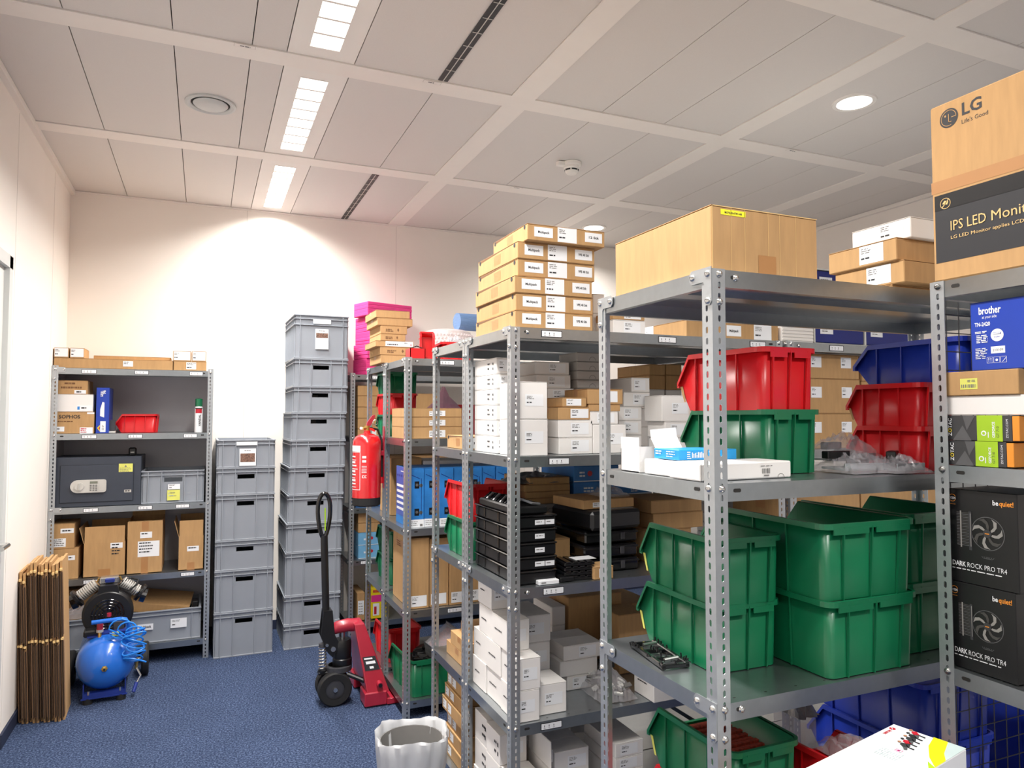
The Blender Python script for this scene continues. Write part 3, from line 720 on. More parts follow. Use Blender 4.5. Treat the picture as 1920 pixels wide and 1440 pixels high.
# ------------------------------------------------------------------ cartons: x0,x1,y0,y1,z0,z1,kind,print,label
def CB(group, rows):
    for r in rows: carton(*r, group)
CB('white cartons on the second shelf of the middle rack', [
    (1.075,1.148,2.660,2.910,1.5200,1.5897,'white','fl','small white carton, lowest in the far left white stack'),
    (1.075,1.148,2.660,2.910,1.5905,1.6535,'white','fl','small white carton, second lowest in the far left white stack'),
    (1.075,1.148,2.660,2.910,1.6543,1.7154,'white','fl','small white carton, third lowest in the far left white stack'),
    (1.075,1.148,2.660,2.910,1.7162,1.7795,'white','fl','small white carton, fourth lowest in the far left white stack'),
    (1.075,1.148,2.660,2.910,1.7803,1.8395,'white','fl','small white carton, fifth lowest in the far left white stack'),
    (1.075,1.148,2.660,2.910,1.8403,1.9039,'white','fl','small white carton, topmost in the far left white stack'),
    (1.078,1.201,2.450,2.630,1.5200,1.6586,'white','fl','tall square white carton, lowest in the front pair beside the rack post'),
    (1.078,1.199,2.450,2.630,1.6594,1.7983,'white','fl','tall square white carton, topmost in the front pair beside the rack post'),
    (1.273,1.423,2.500,2.700,1.5200,1.5847,'white','fl','white carton, lowest in the short stack with two kraft ones'),
    (1.271,1.423,2.500,2.700,1.5855,1.6538,'white','fl','white carton, second lowest in the short stack with two kraft ones'),
    (1.271,1.412,2.500,2.700,1.6546,1.7041,'kraft','fl','kraft carton, third lowest in the short stack with two kraft ones'),
    (1.290,1.397,2.500,2.680,1.7049,1.7420,'kraft','fl','smaller kraft carton, topmost in the short stack with two kraft ones'),
    (1.342,1.468,2.740,2.910,1.5200,1.5638,'white','fl','flat white carton, lowest in the white stack behind the kraft pair'),
    (1.343,1.468,2.740,2.910,1.5646,1.6206,'white','fl','flat white carton, second lowest in the white stack behind the kraft pair'),
    (1.343,1.468,2.740,2.910,1.6214,1.6775,'white','fl','flat white carton, third lowest in the white stack behind the kraft pair'),
    (1.343,1.468,2.740,2.910,1.6783,1.7323,'white','fl','flat white carton, fourth lowest in the white stack behind the kraft pair'),
    (1.343,1.469,2.740,2.910,1.7331,1.7871,'white','fl','flat white carton, fifth lowest in the white stack behind the kraft pair'),
    (1.288,1.453,2.740,2.910,1.7879,1.8458,'white','fl','flat white carton, sixth lowest in the white stack behind the kraft pair'),
    (1.283,1.446,2.740,2.910,1.8466,1.9004,'white','fl','flat white carton, topmost in the white stack behind the kraft pair'),
    (1.472,1.623,2.720,2.890,1.5200,1.5625,'grey_and_shaded_white','n','shade-toned white tab-lid box, lowest in the tab-lid stack at the back'),  # white boxes of this stack have shade painted in as grey
    (1.473,1.623,2.720,2.890,1.5633,1.6016,'grey_and_shaded_white','n','shade-toned white tab-lid box, second lowest in the tab-lid stack at the back'),
    (1.473,1.623,2.720,2.890,1.6024,1.6407,'grey_and_shaded_white','n','shade-toned white tab-lid box, third lowest in the tab-lid stack at the back'),
    (1.473,1.623,2.720,2.890,1.6415,1.6776,'grey_and_shaded_white','n','shade-toned white tab-lid box, fourth lowest in the tab-lid stack at the back'),
    (1.473,1.624,2.720,2.890,1.6784,1.7146,'grey_and_shaded_white','n','shade-toned white tab-lid box, fifth lowest in the tab-lid stack at the back'),
    (1.473,1.624,2.720,2.890,1.7154,1.7516,'grey_and_shaded_white','n','shade-toned white tab-lid box, sixth lowest in the tab-lid stack at the back'),
    (1.473,1.624,2.720,2.890,1.7524,1.7886,'grey_and_shaded_white','n','shade-toned white tab-lid box, seventh lowest in the tab-lid stack at the back'),
    (1.474,1.624,2.720,2.890,1.7894,1.8257,'grey_and_shaded_white','n','shade-toned white tab-lid box, eighth lowest in the tab-lid stack at the back'),
    (1.474,1.625,2.720,2.890,1.8265,1.8651,'grey_and_shaded_white','n','shade-toned white tab-lid box, ninth lowest in the tab-lid stack at the back'),
    (1.474,1.625,2.720,2.890,1.8659,1.9046,'grey_and_shaded_white','n','shade-toned white tab-lid box, tenth lowest in the tab-lid stack at the back'),
    (1.474,1.625,2.720,2.890,1.9054,1.9441,'grey_and_shaded_white','n','shade-toned white tab-lid box, topmost in the tab-lid stack at the back'),
    (1.426,1.579,2.500,2.700,1.5200,1.6363,'white','fl','big white carton, lowest in the stack behind the front rack post'),
    (1.414,1.542,2.500,2.700,1.6371,1.6877,'white','fl','white carton, second lowest in the stack behind the front rack post'),
    (1.407,1.552,2.500,2.700,1.6885,1.7155,'kraft','','dented kraft carton, third lowest in the stack behind the front rack post'),
    (1.402,1.565,2.500,2.700,1.7163,1.7777,'kraft','fl','open kraft carton with sticker, topmost in the stack behind the front rack post'),
    (1.630,1.746,2.640,2.860,1.5200,1.5882,'white','fl','white carton, lowest in the white column right of front rack post'),
    (1.631,1.746,2.640,2.860,1.5890,1.6501,'white','fl','white carton, second lowest in the white column right of front rack post'),
    (1.631,1.747,2.640,2.860,1.6509,1.7097,'white','fl','white carton, third lowest in the white column right of front rack post'),
    (1.656,1.791,2.640,2.860,1.7105,1.7722,'white','fl','white carton, fourth lowest in the white column right of front rack post'),
    (1.696,1.789,2.640,2.860,1.7730,1.8351,'white','fl','white carton, topmost in the white column right of front rack post'),
    (1.991,2.091,2.960,3.260,1.5200,1.6160,'white','','shaded white carton, lowest in the back row column with brown tops'),
    (1.992,2.092,2.960,3.260,1.6168,1.7076,'white','','shaded white carton, second lowest in the back row column with brown tops'),
    (1.993,2.093,2.960,3.260,1.7084,1.7993,'white','','shaded white carton, third lowest in the back row column with brown tops'),
    (2.006,2.097,2.960,3.260,1.8001,1.8704,'kraft','','shaded brown carton, fourth lowest in the back row column with brown tops'),
    (2.007,2.098,2.960,3.260,1.8712,1.9231,'kraft','','shaded brown carton, topmost in the back row column with brown tops'),
    (2.101,2.193,2.960,3.260,1.5200,1.6154,'white','','shaded white carton, lowest in the rear brown-topped column near the red bin'),
    (2.102,2.194,2.960,3.260,1.6162,1.7080,'white','','shaded white carton, second lowest in the rear brown-topped column near the red bin'),
    (2.103,2.195,2.960,3.260,1.7088,1.7982,'white','','shaded white carton, third lowest in the rear brown-topped column near the red bin'),
    (2.104,2.196,2.960,3.260,1.7990,1.8726,'kraft','','shaded brown carton, fourth lowest in the rear brown-topped column near the red bin'),
    (2.104,2.197,2.960,3.260,1.8734,1.9259,'kraft','','shaded brown carton, topmost in the rear brown-topped column near the red bin'),
    (1.776,1.885,2.500,2.630,1.5200,1.5790,'white','','white carton, lowest in the column left of the green bin'),
    (1.769,1.880,2.500,2.630,1.5798,1.6461,'white','fl','white carton, second lowest in the column left of the green bin'),
    (1.754,1.892,2.500,2.630,1.6469,1.7558,'white','fl','large white carton, topmost in the column left of the green bin'),
    (2.457,2.851,2.470,2.820,1.5200,1.6807,'kraft','r','large brown carton, lowest in the brown column behind the red bins'),
    (2.461,2.856,2.470,2.820,1.6815,1.8410,'kraft','r','large brown carton, second lowest in the brown column behind the red bins'),
    (2.464,2.852,2.470,2.820,1.8418,1.9549,'kraft','r','large brown carton, topmost in the brown column behind the red bins'),
    (2.865,3.299,2.470,2.820,1.5200,1.6709,'kraft','r','large brown carton, lowest in the brown column hidden behind blue bin'),
    (2.869,3.305,2.470,2.820,1.6717,1.8342,'kraft','r','large brown carton, second lowest in the brown column hidden behind blue bin'),
    (2.873,3.310,2.470,2.820,1.8350,1.9539,'kraft','r','large brown carton, topmost in the brown column hidden behind blue bin'),
])
CB('cartons on the third shelf of the middle rack', [
    (1.414,1.522,2.970,3.270,1.0400,1.1275,'grey_and_shaded_white','n','grey box, lowest in the pile behind the black cases'),
    (1.414,1.522,2.970,3.270,1.1283,1.1735,'grey_and_shaded_white','n','grey box, second lowest in the pile behind the black cases'),
    (1.414,1.523,2.970,3.270,1.1743,1.2268,'grey_and_shaded_white','n','grey box, third lowest in the pile behind the black cases'),
    (1.414,1.523,2.970,3.270,1.2276,1.2680,'grey_and_shaded_white','n','grey box, fourth lowest in the pile behind the black cases'),
    (1.342,1.570,2.970,3.270,1.2688,1.2954,'kraft','','flat brown carton, fifth lowest in the pile behind the black cases'),
    (1.347,1.570,2.970,3.270,1.2962,1.3244,'kraft','','flat brown carton, sixth lowest in the pile behind the black cases'),
    (1.339,1.570,2.970,3.270,1.3252,1.3561,'kraft','','flat brown carton, seventh lowest in the pile behind the black cases'),
    (1.363,1.568,2.970,3.270,1.3569,1.3873,'kraft','','flat brown carton, topmost in the pile behind the black cases'),
    (1.295,1.429,2.640,2.840,1.0400,1.0910,'kraft','','low kraft carton, lowest in the pair behind the stacked drive trays'),
    (1.290,1.395,2.640,2.840,1.0918,1.1680,'kraft','','small kraft carton, topmost in the pair behind the stacked drive trays'),
    (1.390,1.476,2.435,2.530,1.0400,1.0876,'kraft','fl','kraft carton with white sticker behind the front rack post beside drive trays'),
    (1.601,2.019,2.970,3.320,1.0400,1.2115,'kraft','','brown carton, lowest in the pile of blue boxes at the back'),
    (1.592,2.020,2.970,3.320,1.2123,1.2925,'bluebox','b','blue box, second lowest in the pile of blue boxes at the back'),
    (1.590,2.020,2.970,3.320,1.2933,1.3608,'bluebox','b','blue box with red dot, third lowest in the pile of blue boxes at the back'),
    (1.590,1.833,2.970,3.320,1.3616,1.4367,'bluebox','b','blue box, topmost in the pile of blue boxes at the back'),
    (1.764,1.987,2.620,2.870,1.0400,1.1769,'kraft','','brown carton, lowest in the pile left of the upper green bins'),
    (1.789,2.051,2.620,2.870,1.1777,1.2483,'kraft','','brown carton, second lowest in the pile left of the upper green bins'),
    (1.779,2.046,2.620,2.870,1.2491,1.3044,'kraft','','brown carton, topmost in the pile left of the upper green bins'),
    (2.518,2.762,2.970,3.270,1.0400,1.0912,'grey_and_shaded_white','n','grey tab-lid box, lowest in the left grey column seen over the green bins'),
    (2.518,2.762,2.970,3.270,1.0920,1.1432,'grey_and_shaded_white','n','grey tab-lid box, second lowest in the left grey column seen over the green bins'),
    (2.518,2.762,2.970,3.270,1.1440,1.1952,'grey_and_shaded_white','n','grey tab-lid box, third lowest in the left grey column seen over the green bins'),
    (2.518,2.762,2.970,3.270,1.1960,1.2472,'grey_and_shaded_white','n','grey tab-lid box, fourth lowest in the left grey column seen over the green bins'),
    (2.518,2.762,2.970,3.270,1.2480,1.2992,'grey_and_shaded_white','n','grey tab-lid box, topmost in the left grey column seen over the green bins'),
    (2.770,2.949,2.970,3.270,1.0400,1.0912,'grey_and_shaded_white','n','grey tab-lid box, lowest in the middle grey column seen over the green bins'),
    (2.770,2.949,2.970,3.270,1.0920,1.1432,'grey_and_shaded_white','n','grey tab-lid box, second lowest in the middle grey column seen over the green bins'),
    (2.770,2.949,2.970,3.270,1.1440,1.1952,'grey_and_shaded_white','n','grey tab-lid box, third lowest in the middle grey column seen over the green bins'),
    (2.770,2.949,2.970,3.270,1.1960,1.2472,'grey_and_shaded_white','n','grey tab-lid box, fourth lowest in the middle grey column seen over the green bins'),
    (2.770,2.949,2.970,3.270,1.2480,1.2992,'grey_and_shaded_white','n','grey tab-lid box, topmost in the middle grey column seen over the green bins'),
    (2.957,3.342,2.970,3.270,1.0400,1.0912,'grey_and_shaded_white','n','grey tab-lid box, lowest in the right grey column seen over the green bins'),
    (2.957,3.342,2.970,3.270,1.0920,1.1432,'grey_and_shaded_white','n','grey tab-lid box, second lowest in the right grey column seen over the green bins'),
    (2.957,3.342,2.970,3.270,1.1440,1.1952,'grey_and_shaded_white','n','grey tab-lid box, third lowest in the right grey column seen over the green bins'),
    (2.957,3.342,2.970,3.270,1.1960,1.2472,'grey_and_shaded_white','n','grey tab-lid box, fourth lowest in the right grey column seen over the green bins'),
    (2.957,3.342,2.970,3.270,1.2480,1.2992,'grey_and_shaded_white','n','grey tab-lid box, topmost in the right grey column seen over the green bins'),
])
CB('white cartons on the fourth shelf of the middle rack', [
    (1.066,1.160,2.440,2.590,0.5500,0.6642,'white','flw','white carton, nearest in the bottom row of the aisle-side block'),
    (1.070,1.164,2.595,2.745,0.5500,0.6642,'white','flw','white carton, middle in the bottom row of the aisle-side block'),
    (1.066,1.160,2.750,2.900,0.5500,0.6642,'white','flw','white carton, farthest in the bottom row of the aisle-side block'),
    (1.070,1.164,2.440,2.590,0.6650,0.7792,'white','flw','white carton, nearest in the second row of the aisle-side block'),
    (1.066,1.160,2.595,2.745,0.6650,0.7792,'white','flw','white carton, middle in the second row of the aisle-side block'),
    (1.070,1.164,2.750,2.900,0.6650,0.7792,'white','flw','white carton, farthest in the second row of the aisle-side block'),
    (1.066,1.160,2.530,2.680,0.7800,0.8942,'white','flw','white carton, nearest in the third row of the aisle-side block'),
    (1.070,1.164,2.685,2.835,0.7800,0.8942,'white','flw','white carton, far in the third row of the aisle-side block'),
    (1.070,1.164,2.700,2.850,0.8950,1.0092,'white','flw','white carton, only in the top row of the aisle-side block'),
    (1.201,1.311,2.660,2.880,0.5500,0.6423,'white','fl','square white carton, lowest in the stack right of the rack post'),
    (1.201,1.311,2.660,2.880,0.6431,0.7566,'white','fl','square white carton, second lowest in the stack right of the rack post'),
    (1.194,1.314,2.660,2.880,0.7574,0.8652,'white','fl','square white carton, topmost in the stack right of the rack post'),
    (1.166,1.287,2.470,2.610,0.5500,0.6618,'white','fl','square white carton standing alone at the front of the shelf'),
    (1.381,1.495,2.645,2.845,0.5500,0.6069,'white','fl','square white carton, lowest in the leaning group of three'),
    (1.349,1.523,2.645,2.845,0.6077,0.6697,'white','','low white carton, second lowest in the leaning group of three'),
    (1.366,1.541,2.645,2.845,0.6705,0.7302,'white','fl','low white carton, topmost in the leaning group of three'),
    (1.454,1.527,2.930,3.130,0.5500,0.5657,'white','','white carton, lowest in the small rear pile'),
    (1.455,1.527,2.930,3.130,0.5665,0.6484,'white','','white carton, second lowest in the small rear pile'),
    (1.455,1.522,2.930,3.130,0.6492,0.7268,'white','','white carton, third lowest in the small rear pile'),
    (1.455,1.522,2.930,3.130,0.7276,0.8099,'white','','white carton, topmost in the small rear pile'),
    (1.539,1.818,2.930,3.230,0.5500,0.8440,'kraft','','big open kraft carton behind the white cartons of the lower shelf'),
    (1.821,1.996,2.930,3.230,0.5500,0.7840,'kraft','fl','dark kraft carton beside the white pole of the front rack'),
    (1.674,1.825,2.720,2.880,0.5500,0.8035,'kraft','','plain kraft carton behind the lower left green bin'),
    (1.634,1.800,2.400,2.540,0.5500,0.6600,'white','flw','white carton alone on the fourth shelf under the green bins'),
])
CB('white cartons on the bottom shelf of the middle rack', [
    (1.066,1.180,2.440,2.578,0.1000,0.2142,'white','fl','white carton, nearest in the bottom row on the bottom shelf edge'),
    (1.072,1.186,2.595,2.733,0.1000,0.2142,'white','fl','white carton, middle in the bottom row on the bottom shelf edge'),
    (1.066,1.180,2.750,2.888,0.1000,0.2142,'white','fl','white carton, farthest in the bottom row on the bottom shelf edge'),
    (1.072,1.186,2.460,2.598,0.2150,0.3292,'white','fl','white carton, nearest in the second row on the bottom shelf edge'),
    (1.066,1.180,2.600,2.738,0.2150,0.3292,'white','fl','white carton, middle in the second row on the bottom shelf edge'),
    (1.072,1.186,2.750,2.888,0.2150,0.3292,'white','fl','white carton, farthest in the second row on the bottom shelf edge'),
    (1.066,1.180,2.600,2.738,0.3300,0.4442,'white','fl','white carton, nearest in the third row on the bottom shelf edge'),
    (1.072,1.186,2.750,2.888,0.3300,0.4442,'white','fl','white carton, far in the third row on the bottom shelf edge'),
    (1.220,1.222,2.470,2.670,0.1000,0.2454,'white','','white carton, lowest in the front stack by the rack post'),
    (1.220,1.223,2.470,2.670,0.2462,0.3421,'white','','white carton, second lowest in the front stack by the rack post'),
    (1.220,1.223,2.470,2.670,0.3429,0.4468,'white','fl','white carton, topmost in the front stack by the rack post'),
    (1.255,1.398,2.500,2.700,0.1000,0.1969,'white','','white carton, lowest in the grey-shaded stack beside it'),
    (1.256,1.399,2.500,2.700,0.1977,0.2968,'white','','white carton, second lowest in the grey-shaded stack beside it'),
    (1.251,1.399,2.500,2.700,0.2976,0.3874,'white','fl','white carton, topmost in the grey-shaded stack beside it'),
    (1.278,1.452,2.750,2.950,0.1000,0.1997,'white','','white carton, lowest in the taller stack behind on bottom shelf'),
    (1.278,1.452,2.750,2.950,0.2005,0.2869,'white','','white carton, second lowest in the taller stack behind on bottom shelf'),
    (1.303,1.452,2.750,2.950,0.2877,0.3503,'white','fl','white carton, topmost in the taller stack behind on bottom shelf'),
    (1.472,1.586,2.750,2.950,0.1000,0.1685,'white','','white carton, lowest in the rear middle stack on bottom shelf'),
    (1.472,1.587,2.750,2.950,0.1693,0.2575,'white','','white carton, second lowest in the rear middle stack on bottom shelf'),
    (1.468,1.587,2.750,2.950,0.2583,0.3248,'white','','white carton, topmost in the rear middle stack on bottom shelf'),
    (1.488,1.600,2.450,2.700,0.1000,0.2166,'white','','white carton, lowest in the stack right of the near rack post, low'),
    (1.489,1.615,2.450,2.700,0.2174,0.2923,'white','fl','white carton, second lowest in the stack right of the near rack post, low'),
    (1.489,1.616,2.450,2.700,0.2931,0.3431,'white','fl','white carton, third lowest in the stack right of the near rack post, low'),
    (1.489,1.616,2.450,2.700,0.3439,0.3981,'white','fl','white carton, topmost in the stack right of the near rack post, low'),
])
CB('flat multipack cartons on top of the middle rack', [
    (1.062,1.392,2.440,2.860,2.0000,2.0645,'kraft','mp','flat kraft multipack carton, bottom of the six-high stack'),
    (1.066,1.396,2.444,2.864,2.0653,2.1298,'kraft','mp','flat kraft multipack carton, second of the six-high stack'),
    (1.060,1.390,2.440,2.860,2.1306,2.1951,'kraft','mp','flat kraft multipack carton, third of the six-high stack'),
    (1.074,1.404,2.444,2.864,2.1959,2.2604,'kraft','mp','flat kraft multipack carton, fourth of the six-high stack'),
    (1.072,1.402,2.440,2.860,2.2612,2.3257,'kraft','mp','flat kraft multipack carton, fifth of the six-high stack'),
    (1.098,1.430,2.410,2.750,2.3265,2.3885,'kraft','mp1','flat kraft multipack carton skewed on top of the stack'),
])
CB('cartons along the top of the middle rack', [
    (1.497,1.585,2.620,2.870,2.0000,2.1006,'white','','white carton, lowest in the pair right of the multipack stack'),
    (1.497,1.552,2.620,2.870,2.1014,2.1835,'white','','grey white carton, topmost in the pair right of the multipack stack'),
    (1.504,1.656,2.470,2.610,2.0000,2.0570,'white','fl','flat white carton, lowest in the pair under the big corner box'),
    (1.504,1.653,2.470,2.610,2.0578,2.0874,'kraft','fl','flat kraft carton, topmost in the pair under the big corner box'),
    (1.860,2.360,2.470,2.800,2.0000,2.0750,'kraft','fl2','long kraft carton with multipack sticker lying on middle rack top'),
])
CB('cartons on top of the front rack', [
    (1.800,1.960,1.440,1.660,2.0000,2.0450,'kraft','','thin kraft carton at the bottom of the pile beside monitor box'),
    (1.800,1.960,1.400,1.640,2.0458,2.1100,'kraft','w','kraft carton with white sticker under another, beside monitor box'),
    (1.790,1.950,1.415,1.655,2.1108,2.1750,'kraft','w','kraft carton with sticker just below the white one'),
    (1.830,1.970,1.400,1.600,2.1758,2.2350,'white','w','white carton topping the pile beside the monitor box'),
])
CB('cartons on the aisle rack behind the middle rack', [
    (1.070,1.264,2.970,3.270,1.5200,1.5791,'kraft','mk','long kraft multipack carton seen over the shelf edge beside white cartons'),
    (1.080,1.350,3.000,3.300,0.5500,0.6100,'kraft','','kraft carton, lowest of three stepped ones at the aisle'),
    (1.080,1.320,3.000,3.240,0.6108,0.6700,'kraft','','kraft carton, middle of three stepped ones at the aisle'),
    (1.110,1.320,3.000,3.180,0.6708,0.7250,'kraft','','kraft carton, topmost of three stepped ones at the aisle'),
])
CB('long kraft cartons on the bottom shelf at the aisle', [
    (1.070,1.400,2.965,3.330,0.1000,0.1605,'kraft','wm','long kraft carton with stickers, bottom of six at the aisle'),
    (1.076,1.400,2.977,3.310,0.1620,0.2225,'kraft','wm','long kraft carton with stickers, second of six at the aisle'),
    (1.082,1.400,2.965,3.290,0.2240,0.2845,'kraft','wm','long kraft carton with stickers, third of six at the aisle'),
    (1.070,1.400,2.977,3.330,0.2860,0.3465,'kraft','wm','long kraft carton with stickers, fourth of six at the aisle'),
    (1.076,1.400,2.965,3.310,0.3480,0.4085,'kraft','wm','long kraft carton with stickers, fifth of six at the aisle'),
    (1.082,1.400,2.977,3.290,0.4100,0.4705,'kraft','wm','long kraft carton with stickers, top of six at the aisle'),
])
CB('flat kraft cartons on the second shelf of the third rack', [
    (1.042,1.381,3.950,4.250,1.5400,1.6073,'kraft','s2','long flat kraft carton, lowest in the trio beside the aisle post'),
    (1.042,1.381,3.950,4.250,1.6081,1.6621,'kraft','s2','long flat kraft carton, second lowest in the trio beside the aisle post'),
    (1.042,1.380,3.950,4.250,1.6629,1.7139,'kraft','s2','long flat kraft carton, topmost in the trio beside the aisle post'),
])
CB('blue upright boxes on the third shelf of the third rack', [
    (1.075,1.159,3.960,4.260,1.0400,1.3720,'bluebox','u0','blue upright component box, first from the aisle'),
    (1.163,1.247,3.970,4.270,1.0400,1.3720,'bluebox','u1','blue upright component box, second from the aisle'),
    (1.251,1.335,3.960,4.260,1.0400,1.3720,'bluebox','u2','blue upright component box, third from the aisle'),
    (1.339,1.423,3.970,4.270,1.0400,1.3720,'bluebox','u3','blue upright component box, fourth from the aisle'),
    (1.427,1.511,3.960,4.260,1.0400,1.3720,'bluebox','u4','blue upright component box, fifth from the aisle'),
    (1.515,1.599,3.970,4.270,1.0400,1.3720,'bluebox','u5','blue upright component box, sixth from the aisle'),
    (1.603,1.687,3.960,4.260,1.0400,1.3720,'bluebox','u6','blue upright component box, seventh from the aisle'),
])
CB('tall kraft cartons on the fourth shelf of the third rack', [
    (1.075,1.188,3.950,4.330,0.5900,0.9820,'kraft','ts','tall kraft carton, first from the aisle post'),
    (1.193,1.306,3.958,4.330,0.5900,0.9720,'kraft','ts','tall kraft carton, second from the aisle post'),
    (1.311,1.424,3.950,4.330,0.5900,0.9820,'kraft','ts','tall kraft carton, third from the aisle post'),
    (1.429,1.542,3.958,4.330,0.5900,0.9720,'kraft','ts','tall kraft carton, fourth from the aisle post'),
])
CB('kraft cartons on top of the third rack', [
    (1.010,1.219,4.420,4.740,2.0000,2.0512,'kraft','','flat kraft carton, bottom of the pile before the pink foam'),
    (1.007,1.222,4.420,4.740,2.0520,2.1012,'kraft','pr','flat kraft carton, second of seven before the pink foam'),
    (0.977,1.222,4.420,4.740,2.1020,2.1392,'kraft','pt','kraft carton with long white sticker, third of seven'),
    (1.007,1.167,4.420,4.740,2.1400,2.1832,'kraft','pr','flat kraft carton, fourth of seven before the pink foam'),
    (1.007,1.177,4.420,4.740,2.1840,2.2352,'kraft','pr','flat kraft carton, fifth of seven before the pink foam'),
    (0.987,1.212,4.420,4.740,2.2360,2.2832,'kraft','','flat kraft carton, sixth of seven before the pink foam'),
    (0.977,1.194,4.420,4.740,2.2840,2.3312,'kraft','','flat kraft carton, top of the pile before the pink foam'),
])
CB('brown cartons in the rack at the back wall', [
    (1.104,1.276,5.600,5.900,1.5100,1.5679,'kraft','s1','brown carton, lowest in the brown column behind the fire extinguisher'),
    (1.104,1.275,5.600,5.900,1.5687,1.6511,'kraft','','brown carton, second lowest in the brown column behind the fire extinguisher'),
    (1.103,1.274,5.600,5.900,1.6519,1.7386,'kraft','','brown carton, third lowest in the brown column behind the fire extinguisher'),
    (1.102,1.273,5.600,5.900,1.7394,1.8262,'kraft','','brown carton, fourth lowest in the brown column behind the fire extinguisher'),
    (1.101,1.273,5.600,5.900,1.8270,1.9056,'kraft','','brown carton, topmost in the brown column behind the fire extinguisher'),
    (1.117,1.283,5.600,5.900,0.5660,0.6671,'paleblue','p','pale blue box with red dot, lowest in the pile around the pale blue boxes'),
    (1.116,1.282,5.600,5.900,0.6679,0.7657,'paleblue','p','pale blue box with red dot, second lowest in the pile around the pale blue boxes'),
    (1.115,1.282,5.600,5.900,0.7665,0.8397,'kraft','','brown carton, third lowest in the pile around the pale blue boxes'),
    (1.114,1.281,5.600,5.900,0.8405,0.9345,'kraft','','brown carton, topmost in the pile around the pale blue boxes'),
    (1.112,1.170,5.600,5.900,0.1000,0.3046,'kraft','fs','brown carton with white sheet on the lowest shelf by the pallet truck'),
])
CB('boxes at the back wall', [
    (1.220,1.360,5.600,5.850,0.1000,0.3300,'yellow','yl','yellow box with pink band on the lowest back shelf'),
])
CB('cartons on the upper shelf of the left rack', [
    (-0.900,-0.668,5.500,5.800,1.5530,1.6961,'kraft','so','brown carton marked SOPHOS, lowest in the pile at the left post'),
    (-0.900,-0.677,5.500,5.800,1.6969,1.8123,'white','wp','white carton, second lowest in the pile at the left post'),
    (-0.900,-0.710,5.500,5.750,1.8131,1.9038,'kraft','hw','brown carton with handwriting, topmost in the pile at the left post'),
])
CB('kraft cartons on the fourth shelf of the left rack', [
    (-0.900,-0.739,5.500,5.800,0.6030,0.8016,'kraft','sl','kraft carton, lowest in the pair at the left post'),
    (-0.900,-0.764,5.500,5.750,0.8024,0.9649,'kraft','sl','kraft carton, topmost in the pair at the left post'),
])
CB('cartons on the third shelf of the fourth rack', [
    (1.100,1.300,4.500,4.800,1.0400,1.4000,'kraft','','kraft carton behind the blue upright boxes'),
    (1.310,1.620,4.500,4.800,1.0400,1.3800,'white','','white carton behind the blue upright boxes, left one'),
    (1.630,1.950,4.500,4.800,1.0400,1.3800,'white','','white carton behind the blue upright boxes, right one'),
])
CB('dark stock on the back wall rack', [
    (1.100,1.400,5.620,5.900,0.9625,1.2500,'bluebox','','dark blue carton in the back rack behind the fire extinguisher'),
    (1.420,2.000,5.620,5.900,0.9625,1.3500,'kraft','','wide brown carton in the back rack behind blue boxes'),
    (1.300,1.750,5.620,5.900,1.5105,1.8500,'kraft','','wide brown carton on the upper back shelf'),
    (1.400,2.000,5.620,5.900,0.5665,0.9000,'kraft','','wide brown carton in the back rack at knee height'),
])
CB('cartons low in the rack right of the middle rack', [
    (2.420,2.840,2.470,2.860,1.0405,1.4000,'kraft','','large shaded carton under the kraft column, left of three'),
    (2.420,2.840,2.470,2.860,0.5505,0.9200,'kraft','','large shaded carton on the low shelf behind the blue bins, left of three'),
    (2.850,3.260,2.470,2.860,1.0405,1.4000,'kraft','','large shaded carton under the kraft column, middle of three'),
    (2.850,3.260,2.470,2.860,0.5505,0.9200,'kraft','','large shaded carton on the low shelf behind the blue bins, middle of three'),
    (3.270,3.640,2.470,2.860,1.0405,1.4000,'kraft','','large shaded carton under the kraft column, right of three'),
    (3.270,3.640,2.470,2.860,0.5505,0.9200,'kraft','','large shaded carton on the low shelf behind the blue bins, right of three'),
])

# ------------------------------------------------------------------ bins
GB = 'storage bins in the nearest rack'
stack_bin('lower left green bin on the third shelf, yellow card at its front', 1.252, 1.43, 1.040, .345, .21, .163, 'green', R(-1), GB, 'yellow_tag')
stack_bin('upper left green bin stacked on a green bin, yellow card at its front', 1.245, 1.415, 1.2045, .345, .21, .163, 'green', R(-3), GB, 'yellow_tag')
stack_bin('lower middle green bin, the widest one resting on the third shelf', 1.525, 1.292, 1.040, .47, .31, .182, 'green', 0, GB)
stack_bin('upper middle wide green bin stacked on another wide one', 1.515, 1.29, 1.2245, .47, .31, .182, 'green', R(-1.5), GB)
stack_bin('lower right green bin half hidden behind the right rack post', 1.85, 1.35, 1.040, .42, .30, .182, 'green', 0, GB)
stack_bin('upper right green bin half hidden behind the right rack post', 1.855, 1.345, 1.2245, .42, .30, .182, 'green', 0, GB)
stack_bin('green bin under the big red bin, behind the long white box', 1.405, 1.425, 1.520, .345, .195, .163, 'green', 0, GB)
stack_bin('big red bin stacked on the green bin on the second shelf', 1.395, 1.425, 1.6835, .345, .195, .160, 'red', 0, GB, 'kraft')
stack_bin('lower small red bin under another beside the plastic bags', 1.835, 1.335, 1.520, .235, .155, .118, 'red', 0, GB)
stack_bin('upper small red bin under the blue bin, paper at its front', 1.835, 1.335, 1.6385, .235, .155, .118, 'red', 0, GB, 'kraft')
stack_bin('blue bin on top of the two small red bins', 1.90, 1.237, 1.759, .345, .21, .115, 'blue', R(-2), GB)
stack_bin('red bin on the low shelf beneath the lower dark green bin', 1.262, 1.40, .55, .345, .21, .163, 'red', 0, GB, 'yellow_tag')
t = stack_bin('dark green bin on the low shelf holding reddish sticks, near rack post', 1.255, 1.375, .7135, .345, .215, .163, 'green', 0, GB, 'yellow_tag')
b = MB()
